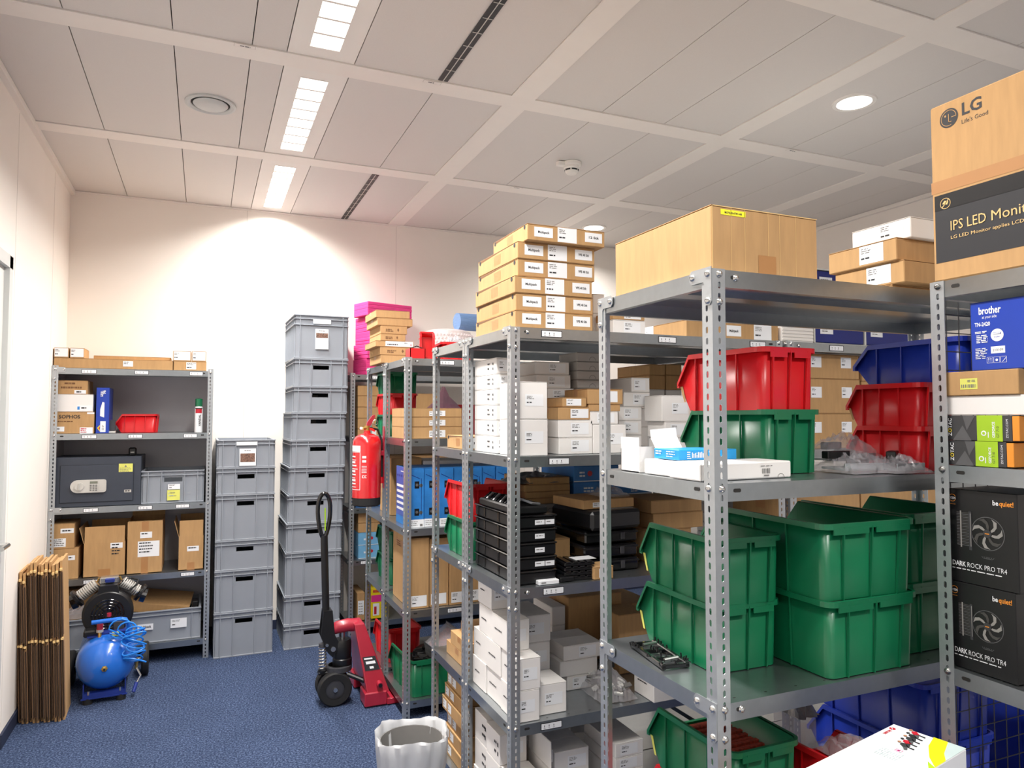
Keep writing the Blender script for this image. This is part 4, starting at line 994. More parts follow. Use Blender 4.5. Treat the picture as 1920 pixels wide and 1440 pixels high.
for k in range(9): b.cbox(1.18 + .001 * k, 1.31, 1.42 + k * .02, 1.432 + k * .02, .83, .846 + .002 * (k % 3), 'redchip', .001)
o = b.build('memory_module_row'); tag(o, 'row of reddish circuit modules lying in the low green bin', 'electronics', kind='stuff')
MB().box(1.19, 1.32, 1.40, 1.64, .78, .83, 'redchip').build('module_pack', o)
stack_bin('small red bin holding clear bags on the low shelf beside the green bin', 1.50, 1.235, .712, .25, .16, .12, 'red', R(4), GB)
stack_bin('another red bin carrying the small red bin on the low shelf', 1.50, 1.24, .592, .25, .16, .12, 'red', R(2), GB)
stack_bin('upper large blue bin on the low shelf beside the right rack post', 2.02, 1.43, .73, .42, .31, .18, 'blue', 0, GB)
stack_bin('lower large blue bin on the low shelf beside the right rack post', 2.02, 1.43, .55, .42, .31, .18, 'blue', 0, GB)
o = MB().cbox(1.42, 1.58, 1.29, 1.50, .5505, .591, 'kraft').build('carton')
tag(o, 'flat kraft carton under the two small red bins on the low shelf', 'box')
G3 = 'storage bins in the racks behind'
stack_bin('red bin at the aisle stacked on a green one, vertical ribs', 1.17, 2.965, 1.204, .345, .20, .163, 'red', 0, G3, )
stack_bin('green bin at the aisle under the red one, above the kraft cartons', 1.17, 2.965, 1.040, .345, .20, .163, 'green', 0, G3)
for k, (m, w) in enumerate((('green', 'bottom green'), ('red', 'middle red'), ('green', 'top green'))):
    stack_bin('%s bin of the three stacked left of the flat kraft cartons' % w, 1.175, 4.50, 1.54 + k * .1355, .34, .2, .1345, m, 0, G3)
stack_bin('wide red bin behind the flat kraft cartons', 1.62, 4.48, 1.54, .4, .31, .2, 'red', 0, G3)
stack_bin('red bin behind the pink bag of the third rack', 1.38, 4.48, 1.54, .34, .16, .16, 'red', 0, G3)
for k in range(2):
    stack_bin('%s of two green bins behind the tall kraft cartons' % ('lower', 'upper')[k], 1.20, 4.50, .60 + k * .17, .4, .21, .165, 'green', 0, G3)
t = stack_bin('green bin of black parts on the bottom shelf at the aisle', 1.235, 3.955, .10, .44, .30, .2, 'green', R(3), G3)
b = MB(); rd = random.Random(4)
for k in range(26):
    x, y = 1.19 + rd.random() * .09, 4.04 + rd.random() * .2; s = .03 + rd.random() * .03
    b.M = Matrix.Translation((x, y, .24 + rd.random() * .05)) @ Matrix.Rotation(rd.random() * 3, 4, 'Z') @ Matrix.Rotation(rd.random() - .5, 4, 'X'); b.cbox(-s, s, -s * .6, s * .6, -.012, .012, 'black', .003)
b.M = Matrix()
o = b.build('plastic_part_heap'); tag(o, 'heap of black plastic parts filling the green bin on the floor shelf', 'parts', kind='stuff')
o = MB().cbox(1.14, 1.32, 4.0, 4.28, .108, .235, 'black').build('filler_block', o)
stack_bin('red bin on the bottom shelf behind the pallet truck', 1.20, 4.50, .12, .36, .22, .2, 'red', R(3), G3)
# cage of drive trays leaning in the green bin
def caddy_stack(name, label, cx, cy, z, w, d, n, th, grp, rot=0, tilt=0, cat='drive tray', m='black'):
    for k in range(n):
        e = empty(name, (cx, cy, z + k * (th + .0006)), rot); tag(e, label % (ORD[min(k, 8)] if k < n - 1 else 'top'), cat, grp)
        if tilt: e.rotation_euler = (tilt, 0, rot)
        MB().cbox(-w/2, w/2, -d/2, d/2, 0, th * .7, m, .002).build('tray_body', e)
        b = MB()
        for q in range(4): b.cbox(-w/2 + .006 + q * (w - .01) / 4, -w/2 + (q + .9) * (w - .01) / 4, -d/2 - .003, d/2 - .01, th * .7, th, 'black_gloss', .001)
        b.build('drive_bays', e)
ORD = ['bottom', 'second', 'third', 'fourth', 'fifth', 'sixth', 'seventh', 'eighth', 'ninth']
t = empty('clear_drive_cage', (1.30, 4.02, .335), 0, (R(25), R(-28), R(20))); tag(t, 'transparent plastic cage of red and black trays leaning in the green bin', 'tray cage')
b = MB()
for k in range(7): b.cbox(-.09, .09, -.05, .06, -.08 + k * .027, -.076 + k * .027, 'bag', .001)
for x in (-.09, .088): b.box(x, x + .003, -.05, .06, -.085, .10, 'foil')
b.build('clear_trays', t)
b = MB()
for k in range(6): b.cbox(-.075, .075, -.04, .04, -.072 + k * .027, -.058 + k * .027, 'redchip' if k % 2 else 'black', .001)
b.build('tray_contents', t)

# ------------------------------------------------------------------ grey euro containers
def euro(label, x0, y0, z, w, d, h, grp, rz=0, double=False, slot=True, plain=False, card=None, cards=()):
    t = empty('euro_container', (x0 + w / 2, y0, z), rz); tag(t, label, 'plastic crate', grp)
    x, m, e = w / 2, 'euro', .013; b = MB(); th = .003
    hz1, hz0 = h - .048, h - .078; hw = w * .145
    # walls: hollow with a real grip hole at both ends
    for (ya, yb_) in ((e, e + th), (d - e - th, d - e)):
        if slot:
            b.box(-x + e, -hw, ya, yb_, .004, h - .004, m).box(hw, x - e, ya, yb_, .004, h - .004, m).box(-hw, hw, ya, yb_, .004, hz0, m).box(-hw, hw, ya, yb_, hz1, h - .004, m)
        else: b.box(-x + e, x - e, ya, yb_, .004, h - .004, m)
    b.box(-x + e, -x + e + th, e + th, d - e - th, .004, h - .004, m).box(x - e - th, x - e, e + th, d - e - th, .004, h - .004, m)
    b.box(-x + e, x - e, e, d - e, .004, .008, m)
    body = b; b = MB()
    def band(z0, z1, o):
        b.cbox(-x + o, x - o, o, e + .002, z0, z1, m, .001).cbox(-x + o, x - o, d - e - .002, d - o, z0, z1, m, .001)
        b.cbox(-x + o, -x + e + .002, e, d - e, z0, z1, m, .001).cbox(x - e - .002, x - o, e, d - e, z0, z1, m, .001)
    band(h - .008, h, 0); band(h - .034, h - .029, .001)
    if double: band(h - .078, h - .073, .001)
    band(.0, .008, .003)
    b.build('rim', t)
    b = body
    us = (-.78, -.36, .36, .78) if not plain else (-.78, .78)
    for u in us:
        for (ya, yb_) in ((.002, e), (d - e, d - .002)): b.box(u * x - .0028, u * x + .0028, ya, yb_, .006, h - .004, m)
    for k in range(9):
        yy = d * (k + .5) / 9
        for (xa, xb) in ((-x + .002, -x + e), (x - e, x - .002)): b.box(xa, xb, yy - .0022, yy + .0022, .006, h - .004, m)
    b.build('crate_body', t)
    for (u0, u1, v0, v1, kind) in cards:
        P = Print(w, 0, h, 'F'); P.O = Vector((-x, -.0005 if kind != 'in' else e, 0)); P.off = .0008
        P.rect(u0 * w, v0 * h, u1 * w, v1 * h, 'yellow_tag' if kind == 'y' else 'label', 1)
        W_, H_ = (u1 - u0) * w, (v1 - v0) * h
        if kind == 'ph': P.rect(u0 * w + W_ * .06, v0 * h + H_ * .22, u1 * w - W_ * .06, v0 * h + H_ * .72, 'photo', 2); P.lines(u0 * w + W_ * .3, v0 * h + H_ * .9, W_ * .4, 1, 'ink_grey', .01, .005, 2)
        if kind == 'ph2': P.rect(u0 * w + W_ * .06, v0 * h + H_ * .56, u1 * w - W_ * .04, v0 * h + H_ * .8, 'photo', 2); P.lines(u0 * w + W_ * .25, v0 * h + H_ * .92, W_ * .5, 1, 'ink_grey', .01, .005, 2)
        if kind == 'mp': P.text('Multipack', (u0 + u1) / 2 * w, v0 * h + H_ * .35, .025, 'ink', 2, bold=True, center=True, fit=W_ * .75)
        if kind == 's': P.lines(u0 * w + W_ * .1, v1 * h - H_ * .15, W_ * .6, 2, 'ink_grey', H_ * .12, H_ * .05, 3); P.lines(u0 * w + W_ * .1, v1 * h - H_ * .6, W_ * .3, 1, 'ink', H_ * .12, H_ * .1, 5)
        if kind == 'y': P.lines(u0 * w + W_ * .1, v1 * h - H_ * .25, W_ * .6, 2, 'xteal', H_ * .25, H_ * .06, 3); P.lines(u0 * w + W_ * .2, v1 * h - H_ * .25, W_ * .6, 2, 'ink_grey', H_ * .3, H_ * .05, 4)
        P.build('paper_label', t)
    return t
E1 = 'grey crates in the left stack'; z = 0
hs = [.305, .288, .208, .318, .188, .195]
for k, h in enumerate(hs):
    euro('grey plastic crate, %s of the shorter crate stack' % (('bottom', 'second', 'third, a plain-fronted one,', 'fourth, the tallest,', 'fifth', 'topmost, with a photo label,')[k]), .089, 5.405, z, .392, .56, h - .001, E1, slot=(k != 5), plain=(k == 2), cards=((.38, .66, .06, .68, 'ph'), (.33, .68, .80, .93, 'w')) if k == 5 else ())
    z += h
E2 = 'grey crates in the right stack'; z = 0
fx = [.552, .552, .556, .560, .566, .572, .580, .582, .590, .594, .596]
tops = [1168, 1115, 1035, 981, 928, 876, 826, 774, 724, 671, 587]
def z_at(py): return 1.67 + (779.7 - py) / 1345.4 * 5.195
z = 0
for k, py in enumerate(tops):
    h = z_at(py) - z
    euro('grey plastic crate, %s of the tall crate stack' % ('bottom one', 'second one', 'third one, the tall one low down,', 'fourth one', 'fifth one, plain-fronted,', 'sixth one', 'seventh one', 'eighth one, plain-fronted,', 'ninth one', 'tenth one', 'topmost one with white labels')[k], fx[k], 5.405, z, .398, .56, h - .001, E2, double=(k == 10), slot=(k != 10), plain=(k in (4, 7, 3, 10)), rz=R((0, 0, -.5, .5, 0, .8, 0, 0, -.4, 0, 1)[k]), cards=((.38, .62, .22, .68, 'ph2'), (.34, .66, .80, .90, 'w')) if k == 10 else ())
    z += h
EL = 'grey crates in the left rack'
euro('low grey crate with yellow note standing beside the safe', -.382, 5.50, 1.0705, .398, .42, .222, EL, cards=((.42, .61, .42, .58, 's'), (.41, .61, .08, .40, 'y')))
euro('grey crate with Multipack label on the bottom shelf, right', -.52, 5.49, .1355, .53, .42, .21, EL, plain=True, slot=False, cards=((.26, .44, .42, .62, 'mp'), (.64, .83, .40, .70, 's')))
euro('grey crate on the bottom shelf behind the air compressor, left', -.90, 5.49, .1355, .372, .42, .20, EL, slot=False)

# ------------------------------------------------------------------ left rack contents
t = empty('safe', (-.640, 5.495, 1.0705)); tag(t, 'dark grey steel safe with a silver keypad standing on the rack shelf', 'safe')
MB().cbox(-.262, .258, 0, .38, 0, .325, 'safe', .003).build('cabinet', t)
d = MB().cbox(-.212, .212, -.006, -.0005, .03, .272, 'safe', .002).build('door', t)
MB().box(-.216, .216, -.0012, -.0004, .026, .276, 'safe_edge').build('door_gap', t)
P = []
for k in range(13): P.append((-.055 + .042 * math.cos(R(90 + 180 * k / 12)) - .055, .135 + .042 * math.sin(R(90 + 180 * k / 12))))
P += [(.04, .093), (.052, .099), (.055, .11), (.055, .165), (.05, .174), (.04, .177)]
kp = MB().prism(P, 'y', -.022, -.006, 'silver').build('keypad_housing', d, smooth=False)
MB().cyl((-.1, -.022, .135), (-.1, -.034, .135), .026, 'silver', 28).cbox(-.104, -.096, -.042, -.034, .112, .158, 'silver', .002).build('knob', kp)
MB().box(-.04, .005, -.0235, -.022, .152, .167, 'lcd').build('display', kp)
for r_ in range(4):
    for c_ in range(3): MB().cbox(-.04 + c_ * .016, -.029 + c_ * .016, -.0245, -.022, .137 - r_ * .011, .1445 - r_ * .011, 'ink_grey', .001).build('key', kp)
MB().cbox(.012, .05, -.0235, -.022, .105, .168, 'silver', .001).build('battery_cover', kp)
Pp = Print(.52, 0, .325, 'F'); Pp.O = Vector((-.26, -.0062, 0)); Pp.rect(.385, .222, .468, .278, 'yellow_tag', 1); Pp.poly([(.418, .255), (.434, .255), (.426, .27)], 'ink_grey', 2); Pp.lines(.39, .25, .07, 4, 'ink_grey', .007, .003, 3); Pp.rect(.42, .085, .462, .103, 'silver', 1); Pp.lines(.425, .098, .03, 1, 'ink', .01, .007, 2)
Pp.build('warning_sticker', d)
t = empty('desk_gadget', (-.445, 5.62, 1.396)); tag(t, 'small black rounded device standing on top of the safe', 'device')
MB().cbox(-.024, .024, -.02, .02, 0, .055, 'black', .008).build('body', t); MB().cbox(-.012, .012, -.021, -.0198, .02, .026, 'silver', .0005).build('logo_mark', t)
t = empty('blue_box', (-.62, 5.50, 1.5535)); tag(t, 'tall blue box standing upright beside the SOPHOS carton', 'box')
MB().cbox(-.038, .038, 0, .22, 0, .305, 'brother').build('box_body', t)
P = Print(.076, 0, .305, 'F'); P.O = Vector((-.038, -.0004, 0)); P.text('96', .036, .288, .026, 'label', 1, rot=-90, bold=True); P.lines(.025, .245, .04, 2, 'label', .008, .005, 2, vert=True)
P.poly([(.024, .115), (.048, .105), (.048, .205), (.036, .21), (.024, .16)], 'label', 1); P.poly([(.008, .035), (.024, .055), (.024, .012)], 'yellow', 1); P.poly([(.014, .035), (.024, .044), (.024, .024)], 'xred', 2); P.rect(.026, .008, .058, .08, 'label', 1); P.lines(.036, .02, .045, 2, 'ink_grey', .008, .003, 3, vert=True)
P.build('printed_artwork', t)
t = empty('card_reader', (-.565, 5.52, 1.5535)); tag(t, 'small silver and black gadget between blue box and red bin', 'device')
MB().cbox(-.028, .02, 0, .06, 0, .014, 'silver', .002).build('base', t); MB().cbox(-.024, .018, .02, .05, .014, .088, 'graypart', .003).build('body', t)
t = stack_bin('red bin lying alone beside the blue box on the left rack', -.3, 5.68, 1.5535, .25, .19, .125, 'red', R(88), 'storage bin of the left rack')
t = empty('spray_can', (-.030, 5.545, 1.5535)); tag(t, 'white spray can with green cap at the right end of the shelf', 'spray can')
MB().lathe([(0, 0), (.026, 0), (.0265, .003), (.0265, .17), (.022, .183)], (0, 0, 0), 'label', 28).build('can', t, smooth=True)
MB().lathe([(.0235, .183), (.0235, .235), (.019, .238), (0, .238)], (0, 0, 0), 'green', 28).build('cap', t, smooth=True)
b = MB(); b.lathe([(.0268, .135), (.0268, .165)], (0, 0, 0), 'xred', 20, a0=-140, a1=-40); b.lathe([(.0268, .165), (.0268, .172)], (0, 0, 0), 'ink', 20, a0=-150, a1=-30); b.build('printed_band', t)
P = Print(.05, 0, .2, 'F'); P.O = Vector((-.02, -.0275, 0)); P.off = .0002; P.text('VANDAL', .034, .045, .021, 'ink', 1, rot=90, bold=True, fit=.082); P.build('brand_lettering', t)
# top of the left rack
g = 'small cartons on top of the left rack'
carton(-.905, -.20, 5.49, 5.90, 1.9855, 2.052, 'kraft', '', 'long flat kraft carton lying on top of the left rack', g)
o = [q for q in SC.objects if q.get('label') == 'long flat kraft carton lying on top of the left rack'][0]
P = Print(.705, .41, .066, 'F'); P.rect(.40, .018, .46, .055, 'label', 1); P.lines(.405, .05, .03, 2, 'ink_grey', .01, .005, 1); P.build('shipping_label', o)
carton(-.70, -.22, 5.66, 5.92, 2.0525, 2.085, 'kraft', '', 'thin kraft slab lying on the long flat carton', g)
for k, (a, c_, z0, z1, lab) in enumerate(((-.905, -.822, 2.0525, 2.118, 'small carton with white front label at the far left corner'), (-.815, -.733, 2.0525, 2.118, 'small carton with white front label, second from the left corner'), (-.195, .015, 1.9855, 2.05, 'kraft carton with label at the right end under two small ones'), (-.20, -.085, 2.0505, 2.12, 'left one of two small cartons atop the right end'), (-.08, .012, 2.0505, 2.122, 'right one of two small cartons atop the right end'))):
    o = carton(a, c_, 5.487, 5.70, z0, z1, 'kraft', '', lab, g); w, h = c_ - a, z1 - z0
    P = Print(w, .213, h, 'F'); q = (.04, .95, .1, .95) if k != 2 else (.38, .68, .15, .9)
    P.rect(w * q[0], h * q[2], w * q[1], h * q[3], 'label', 1); P.lines(w * q[0] + .004, h * .8, w * .3, 2, 'ink_grey', .008, .004, k); P.lines(w * q[0] + .004, h * .4, w * .2, 1, 'ink', .008, .006, k + 3)
    P.build('shipping_label', o)
# open cartons on the fourth shelf
def open_carton(label, x0, x1, y0, y1, z0, z1, flap, grp, kind='kraft', tape=False, stk=(), up=.12, side=True, back=True):
    t = empty('open_carton', ((x0 + x1) / 2, (y0 + y1) / 2, z0)); tag(t, label, 'box', grp)
    w, d, h = x1 - x0, y1 - y0, z1 - z0; th = .004; b = MB()
    b.box(-w/2, w/2, -d/2, -d/2 + th, 0, h, kind).box(-w/2, w/2, d/2 - th, d/2, 0, h, kind).box(-w/2, -w/2 + th, -d/2 + th, d/2 - th, 0, h, kind).box(w/2 - th, w/2, -d/2 + th, d/2 - th, 0, h, kind).box(-w/2, w/2, -d/2, d/2, 0, th, kind)
    b.build('carton_body', t)
    b = MB(); b.add([(-w/2 + .003, -d/2, h), (w/2 - .003, -d/2, h), (w/2 - .003, -d/2 + up * flap[0], h + up * flap[1]), (-w/2 + .003, -d/2 + up * flap[0], h + up * flap[1])], [(0, 1, 2, 3)], kind)
    o = b.build('front_flap', t); md = o.modifiers.new('board', 'SOLIDIFY'); md.thickness = .003
    if side:
        b = MB(); b.add([(-w/2, -d/2 + .005, h), (-w/2, d/2 - .005, h), (-w/2 - up * .25, d/2 - .005, h + up * .95), (-w/2 - up * .25, -d/2 + .005, h + up * .95)], [(0, 1, 2, 3)], kind)
        o = b.build('side_flap', t); md = o.modifiers.new('board', 'SOLIDIFY'); md.thickness = .003
    if back:
        b = MB(); b.add([(-w/2, d/2, h), (w/2, d/2, h), (w/2, d/2 + .01, h + up), (-w/2, d/2 + .01, h + up)], [(0, 1, 2, 3)], kind)
        o = b.build('rear_flap', t); md = o.modifiers.new('board', 'SOLIDIFY'); md.thickness = .003
    P = Print(w, d, h, 'F')
    if tape: P.rect(w * .4, h * .82, w * .6, h, 'kraft_tape', .4); P.rect(w * .4, 0, w * .6, h * .4, 'kraft_tape', .4)
    else: P.rect(w * .35, 0, w * .65, h * .22, 'kraft_tape', .4)
    P.build('packing_tape', t)
    for (u0, u1, v0, v1) in stk:
        P = Print(w, d, h, 'F'); P.rect(w * u0, h * v0, w * u1, h * v1, 'label', 1); P.lines(w * u0 + .008, h * v1 - .008, w * (u1 - u0) * .7, 1 if v1 - v0 < .15 else 4, 'ink', .02, .008, int(u0 * 50)); P.build('shipping_label', t)
    return t
g = 'kraft cartons on the fourth shelf of the left rack'
open_carton('wide open kraft carton with raised flaps behind the compressor', -.708, -.468, 5.50, 5.86, .6035, .826, (.05, .98), g, stk=((.64, .94, .82, .98),), up=.11)
open_carton('tall taped brown carton with a large white shipping label', -.455, -.243, 5.50, 5.86, .6035, .952, (.6, .05), g, tape=True, stk=((.36, .70, .68, .80), (.30, .92, .32, .62)), up=.05, side=False, back=True)
open_carton('open kraft carton standing at the right post', -.140, .016, 5.50, 5.86, .6035, .836, (.05, .98), g, stk=((.34, .82, .55, .70),), up=.11)
# cardboard, bag and parts in the bottom crates
t = empty('cardboard_offcut', (-.24, 5.71, .384), 0, (R(8), R(9), R(-4))); tag(t, 'kraft cardboard tray lying tilted in the bottom grey crate', 'cardboard')
b = MB().box(-.2, .19, -.15, .14, 0, .004, 'kraft').box(-.2, .19, -.15, -.146, -.055, 0, 'kraft').box(-.2, -.196, -.146, .14, -.05, 0, 'kraft'); b.build('tray_sheet', t)
t = empty('cable_bundle', (-.03, 5.60, .325)); tag(t, 'black cables and adapters heaped in the bottom grey crate', 'cables', kind='stuff')
b = MB(); rd = random.Random(9)
for k in range(16):
    cx, cy = -.40 + rd.random() * .33, rd.random() * .14 + .02; r = .025 + rd.random() * .03
    b.tube([(cx + r * math.cos(a / 2), cy + r * math.sin(a / 2), -.02 + rd.random() * .03) for a in range(11)], .005, 'rubber', 6)
b.cbox(-.02, .02, -.04, .06, -.03, .045, 'black', .005).cbox(-.45, .01, -.075, .12, -.12, -.03, 'black', .004)
b.build('cable_heap', t)
t = empty('plastic_film', (-.74, 5.575, .337)); tag(t, 'crumpled clear plastic bag in the bottom left grey crate', 'plastic bag')
def crumple(nx, ny, w, d, amp, seed, m, dome=0, th=None):
    rd = random.Random(seed); v = []; fs = []
    for j in range(ny + 1):
        for i in range(nx + 1):
            u, s = i / nx, j / ny; e = math.sin(math.pi * u) * math.sin(math.pi * s)
            v.append(((u - .5) * w + (rd.random() - .5) * w / nx * .8, (s - .5) * d + (rd.random() - .5) * d / ny * .8, max(.0012, dome * e ** .5 + (rd.random() - .35) * amp * (e + .15))))
    for j in range(ny):
        for i in range(nx):
            a = j * (nx + 1) + i; fs += [(a, a + 1, a + nx + 2), (a, a + nx + 2, a + nx + 1)]
    b = MB(); b.add(v, fs, m); return b
crumple(14, 8, .28, .14, .04, 3, 'bag', .05).build('film', t)
carton(-.86, -.66, 5.66, 5.86, .146, .50, 'kraft', '', 'kraft carton standing in the grey crate behind the compressor', g)

# ------------------------------------------------------------------ folded cardboard leaning in the left corner
t0 = None
for k in range(13):
    u = k / 12; rd = random.Random(k); hh = .86 + .01 * math.sin(k * 1.7) - (.05 if k < 3 else 0)
    e = empty('flattened_box', (-.885 + .0176 * k + (.0 if k < 12 else 0), 4.70 - .004 * k + .02 * (k % 3 == 0), 0), R(-6)); e.rotation_euler = (0, R(-2.2), R(2))
    tag(e, 'flattened kraft box, ' + ('the outermost one showing its broad face to the right' if k == 12 else 'the one touching the left wall' if k == 0 else 'number %s of the upright bundle counted from the wall' % ('zero', 'two', 'three', 'four', 'five', 'six', 'seven', 'eight', 'nine', 'ten', 'eleven', 'twelve')[k]), 'cardboard', 'flattened boxes leaning in the corner')
    b = MB(); w = .008
    b.box(-w, w * .5, 0, .24, .0, hh, 'kraft')
    b.build('folded_board', e)
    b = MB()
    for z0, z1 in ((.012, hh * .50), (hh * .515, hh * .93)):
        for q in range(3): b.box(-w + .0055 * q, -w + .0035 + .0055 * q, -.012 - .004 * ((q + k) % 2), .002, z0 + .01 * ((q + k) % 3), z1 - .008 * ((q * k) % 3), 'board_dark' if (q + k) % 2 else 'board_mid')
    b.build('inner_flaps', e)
    b = MB()
    for z0 in (hh * .505, hh * .94): b.box(-w, w * .5, -.018, .0, z0, z0 + .012, 'kraft_edge')
    b.build('flap_edge', e)

# ------------------------------------------------------------------ air compressor
t = empty('air_compressor', (-.515, 5.10, 0), R(3)); tag(t, 'blue two-cylinder air compressor with coiled hose standing on the carpet', 'air compressor')
zc, r = .215, .157
prof = [(0, -.30), (.04, -.297), (.085, -.282), (.122, -.255), (.146, -.218), (r, -.165), (r, .17), (.148, .215), (.11, .25), (.05, .265), (0, .268)]
MB().lathe(prof, (0, 0, zc), 'comp_blue', 44, 'y').build('tank', t, smooth=True)
MB().lathe([(0, -.012), (.012, -.01), (.016, -.006), (.018, .004)], (0, -.302, zc - .005), 'gold', 6, 'y').lathe([(0, -.016), (.006, -.016), (.006, 0)], (0, -.302, zc - .005), 'black', 12, 'y').build('drain_plug', t)
MB().box(-.11, .11, -.245, -.20, .035, .062, 'blue_paint').box(-.11, -.104, -.245, -.17, .062, .115, 'blue_paint').box(.104, .11, -.245, -.17, .062, .115, 'blue_paint').box(-.118, .118, -.25, -.235, .03, .036, 'blue_paint').build('foot_bracket', t)
for x in (-.085, .085):
    MB().cyl((x, -.225, 0), (x, -.225, .034), .026, 'rubber', 18).build('rubber_foot', t); MB().cyl((x * .95, -.243, .055), (x * .95, -.243, .075), .006, 'bolt', 8).build('foot_bolt', t)
for sx in (-1, 1):
    w_ = MB().lathe([(.045, -.02), (.095, -.022), (.103, -.012), (.103, .012), (.095, .022), (.045, .02)], (sx * .205, .17, .104), 'rubber', 32, 'x').build('wheel', t, smooth=True)
    MB().lathe([(0, -.012), (.05, -.012), (.05, .012), (0, .012)], (sx * .205, .17, .104), 'silver', 24, 'x').build('wheel_hub', w_)
MB().cyl((-.2, .17, .104), (.2, .17, .104), .008, 'steel').box(-.02, .02, .15, .19, .104, .16, 'blue_paint').build('axle', t)
MB().box(-.10, .10, -.17, .17, zc + r - .012, zc + r + .008, 'blue_paint').build('platform', t)
zm = .472
MB().lathe([(.0, .0), (.125, .0), (.138, .012), (.138, .055), (.12, .075), (.10, .08)], (0, -.09, zm), 'black', 44, 'y').lathe([(.10, .08), (.095, .2), (0, .2)], (0, -.09, zm), 'graypart', 30, 'y').build('fan_shroud', t, smooth=True)
b = MB()
for rr in (.028, .046, .064, .082): b.lathe([(rr, -.004), (rr + .004, -.006), (rr + .008, -.004)], (0, -.09, zm), 'black_gloss', 36, 'y')
for k in range(8): a = R(k * 45); b.tube([(.02 * math.cos(a), -.097, zm + .02 * math.sin(a)), (.09 * math.cos(a), -.097, zm + .09 * math.sin(a))], .0025, 'black_gloss', 6)
b.build('fan_grille', t)
MB().prism([(-.062, zm + .10), (.062, zm + .10), (.048, zm + .168), (-.048, zm + .168)], 'y', -.085, .04, 'black').build('crankcase_cover', t)
MB().cbox(-.12, -.03, -.17, -.02, zc + r - .01, zm - .07, 'black', .008).cbox(.03, .09, -.12, .05, zc + r, zm - .04, 'graypart', .006).build('pressure_switch', t)
for sx in (-1, 1):
    cyl = MB(); A = Vector((sx * .055, .02, zm + .15)); dv = Vector((sx * .72, 0, -.0)); 
    base = Vector((sx * .065, .03, zm + .165)); dirv = Vector((sx * .80, 0, -.60)).normalized()
    top = base
    for k in range(9):
        p = top + dirv * (.006 + k * .0125); cyl.tube([p, p + dirv * .0065], .036, 'silver', 20)
    cyl.tube([top, top + dirv * .12], .026, 'steel', 16)
    cyl.build('finned_cylinder', t)
    e_ = top + dirv * .125
    MB().tube([e_, e_ + dirv * .016], .055, 'black', 24).tube([e_ + dirv * .014 + Vector((0, 0, -.01)), e_ + dirv * .014 + Vector((sx * .026, 0, -.02))], .044, 'black_gloss', 18).build('air_filter', t)
    MB().tube([top + Vector((0, -.03, .015)), top + Vector((-sx * .01, -.035, .038))], .006, 'gold', 8).build('brass_fitting', t)
MB().cbox(-.05, .05, -.02, .05, zm + .165, zm + .205, 'steel', .006).cbox(-.022, .03, -.04, -.015, zm + .175, zm + .20, 'blue_paint', .004).build('cylinder_head', t)
MB().tube([(.06, -.02, zm + .14), (.11, -.05, zm + .12), (.15, -.04, zm + .15), (.16, 0, zm + .17), (.12, .03, zm + .18), (.07, .0, zm + .17)], .006, 'rubber', 8).build('rubber_tube', t)
MB().tube([(-.075, -.225, .548), (.075, -.225, .552)], .0125, 'comp_blue', 14).tube([(.075, -.225, .552), (.10, -.222, .545), (.112, -.215, .52), (.113, -.18, .36)], .0125, 'comp_blue', 12).build('handle', t, smooth=True, loc=(0, 0, -.085))
MB().cyl((-.035, -.17, .49), (-.035, -.17, .53), .017, 'jack_red', 16).cyl((-.035, -.17, .475), (-.035, -.17, .49), .019, 'silver', 16).build('regulator_knob', t, loc=(0, 0, -.085))
MB().cyl((.012, -.19, .565), (.012, -.19, .585), .012, 'jack_red', 14).build('switch_knob', t, loc=(0, 0, -.085))
MB().tube([(-.035, -.17, .475), (-.035, -.18, .44), (-.028, -.20, .43)], .01, 'gold', 10).build('outlet_fitting', t, loc=(0, 0, -.085))
rd = random.Random(3); pts = [(-.03, -.2, .432), (.02, -.23, .44), (.09, -.24, .46)]
for lp, (cx, cz, rx, rz_) in enumerate(((.075, .50, .06, .055), (.11, .49, .05, .045), (.15, .47, .05, .035))):
    pts += [(cx + rx * math.cos(R(a)), -.245 - .004 * lp, cz + rz_ * math.sin(R(a))) for a in range(200, 540, 24)]
for k in range(9 * 15):
    a = R(k * 24); lv = k / 15; rr = .055 + .006 * math.sin(lv * 2.3)
    pts.append((.150 + rr * math.cos(a) + .008 * math.sin(lv * 3), -.275 + rr * .35 * math.sin(a), .475 - lv * .0185 + .020 * math.cos(a + lv)))
MB().tube(pts, .0048, 'hose', 8).build('coiled_hose', t, smooth=True, loc=(0, 0, -.085))
MB().tube([(.15, -.18, .30), (.165, -.18, .24), (.16, -.18, .19)], .008, 'gold', 8).tube([(.16, -.18, .2), (.185, -.19, .15), (.165, -.2, .11)], .007, 'steel', 8).cyl((.165, -.2, .115), (.15, -.23, .07), .01, 'blue_paint', 10).build('blow_gun', t, loc=(0, 0, -.04))
MB().cbox(.03, .065, -.205, -.17, zc + .148, zc + .166, 'yellow_tag', .001).build('sticker', t)

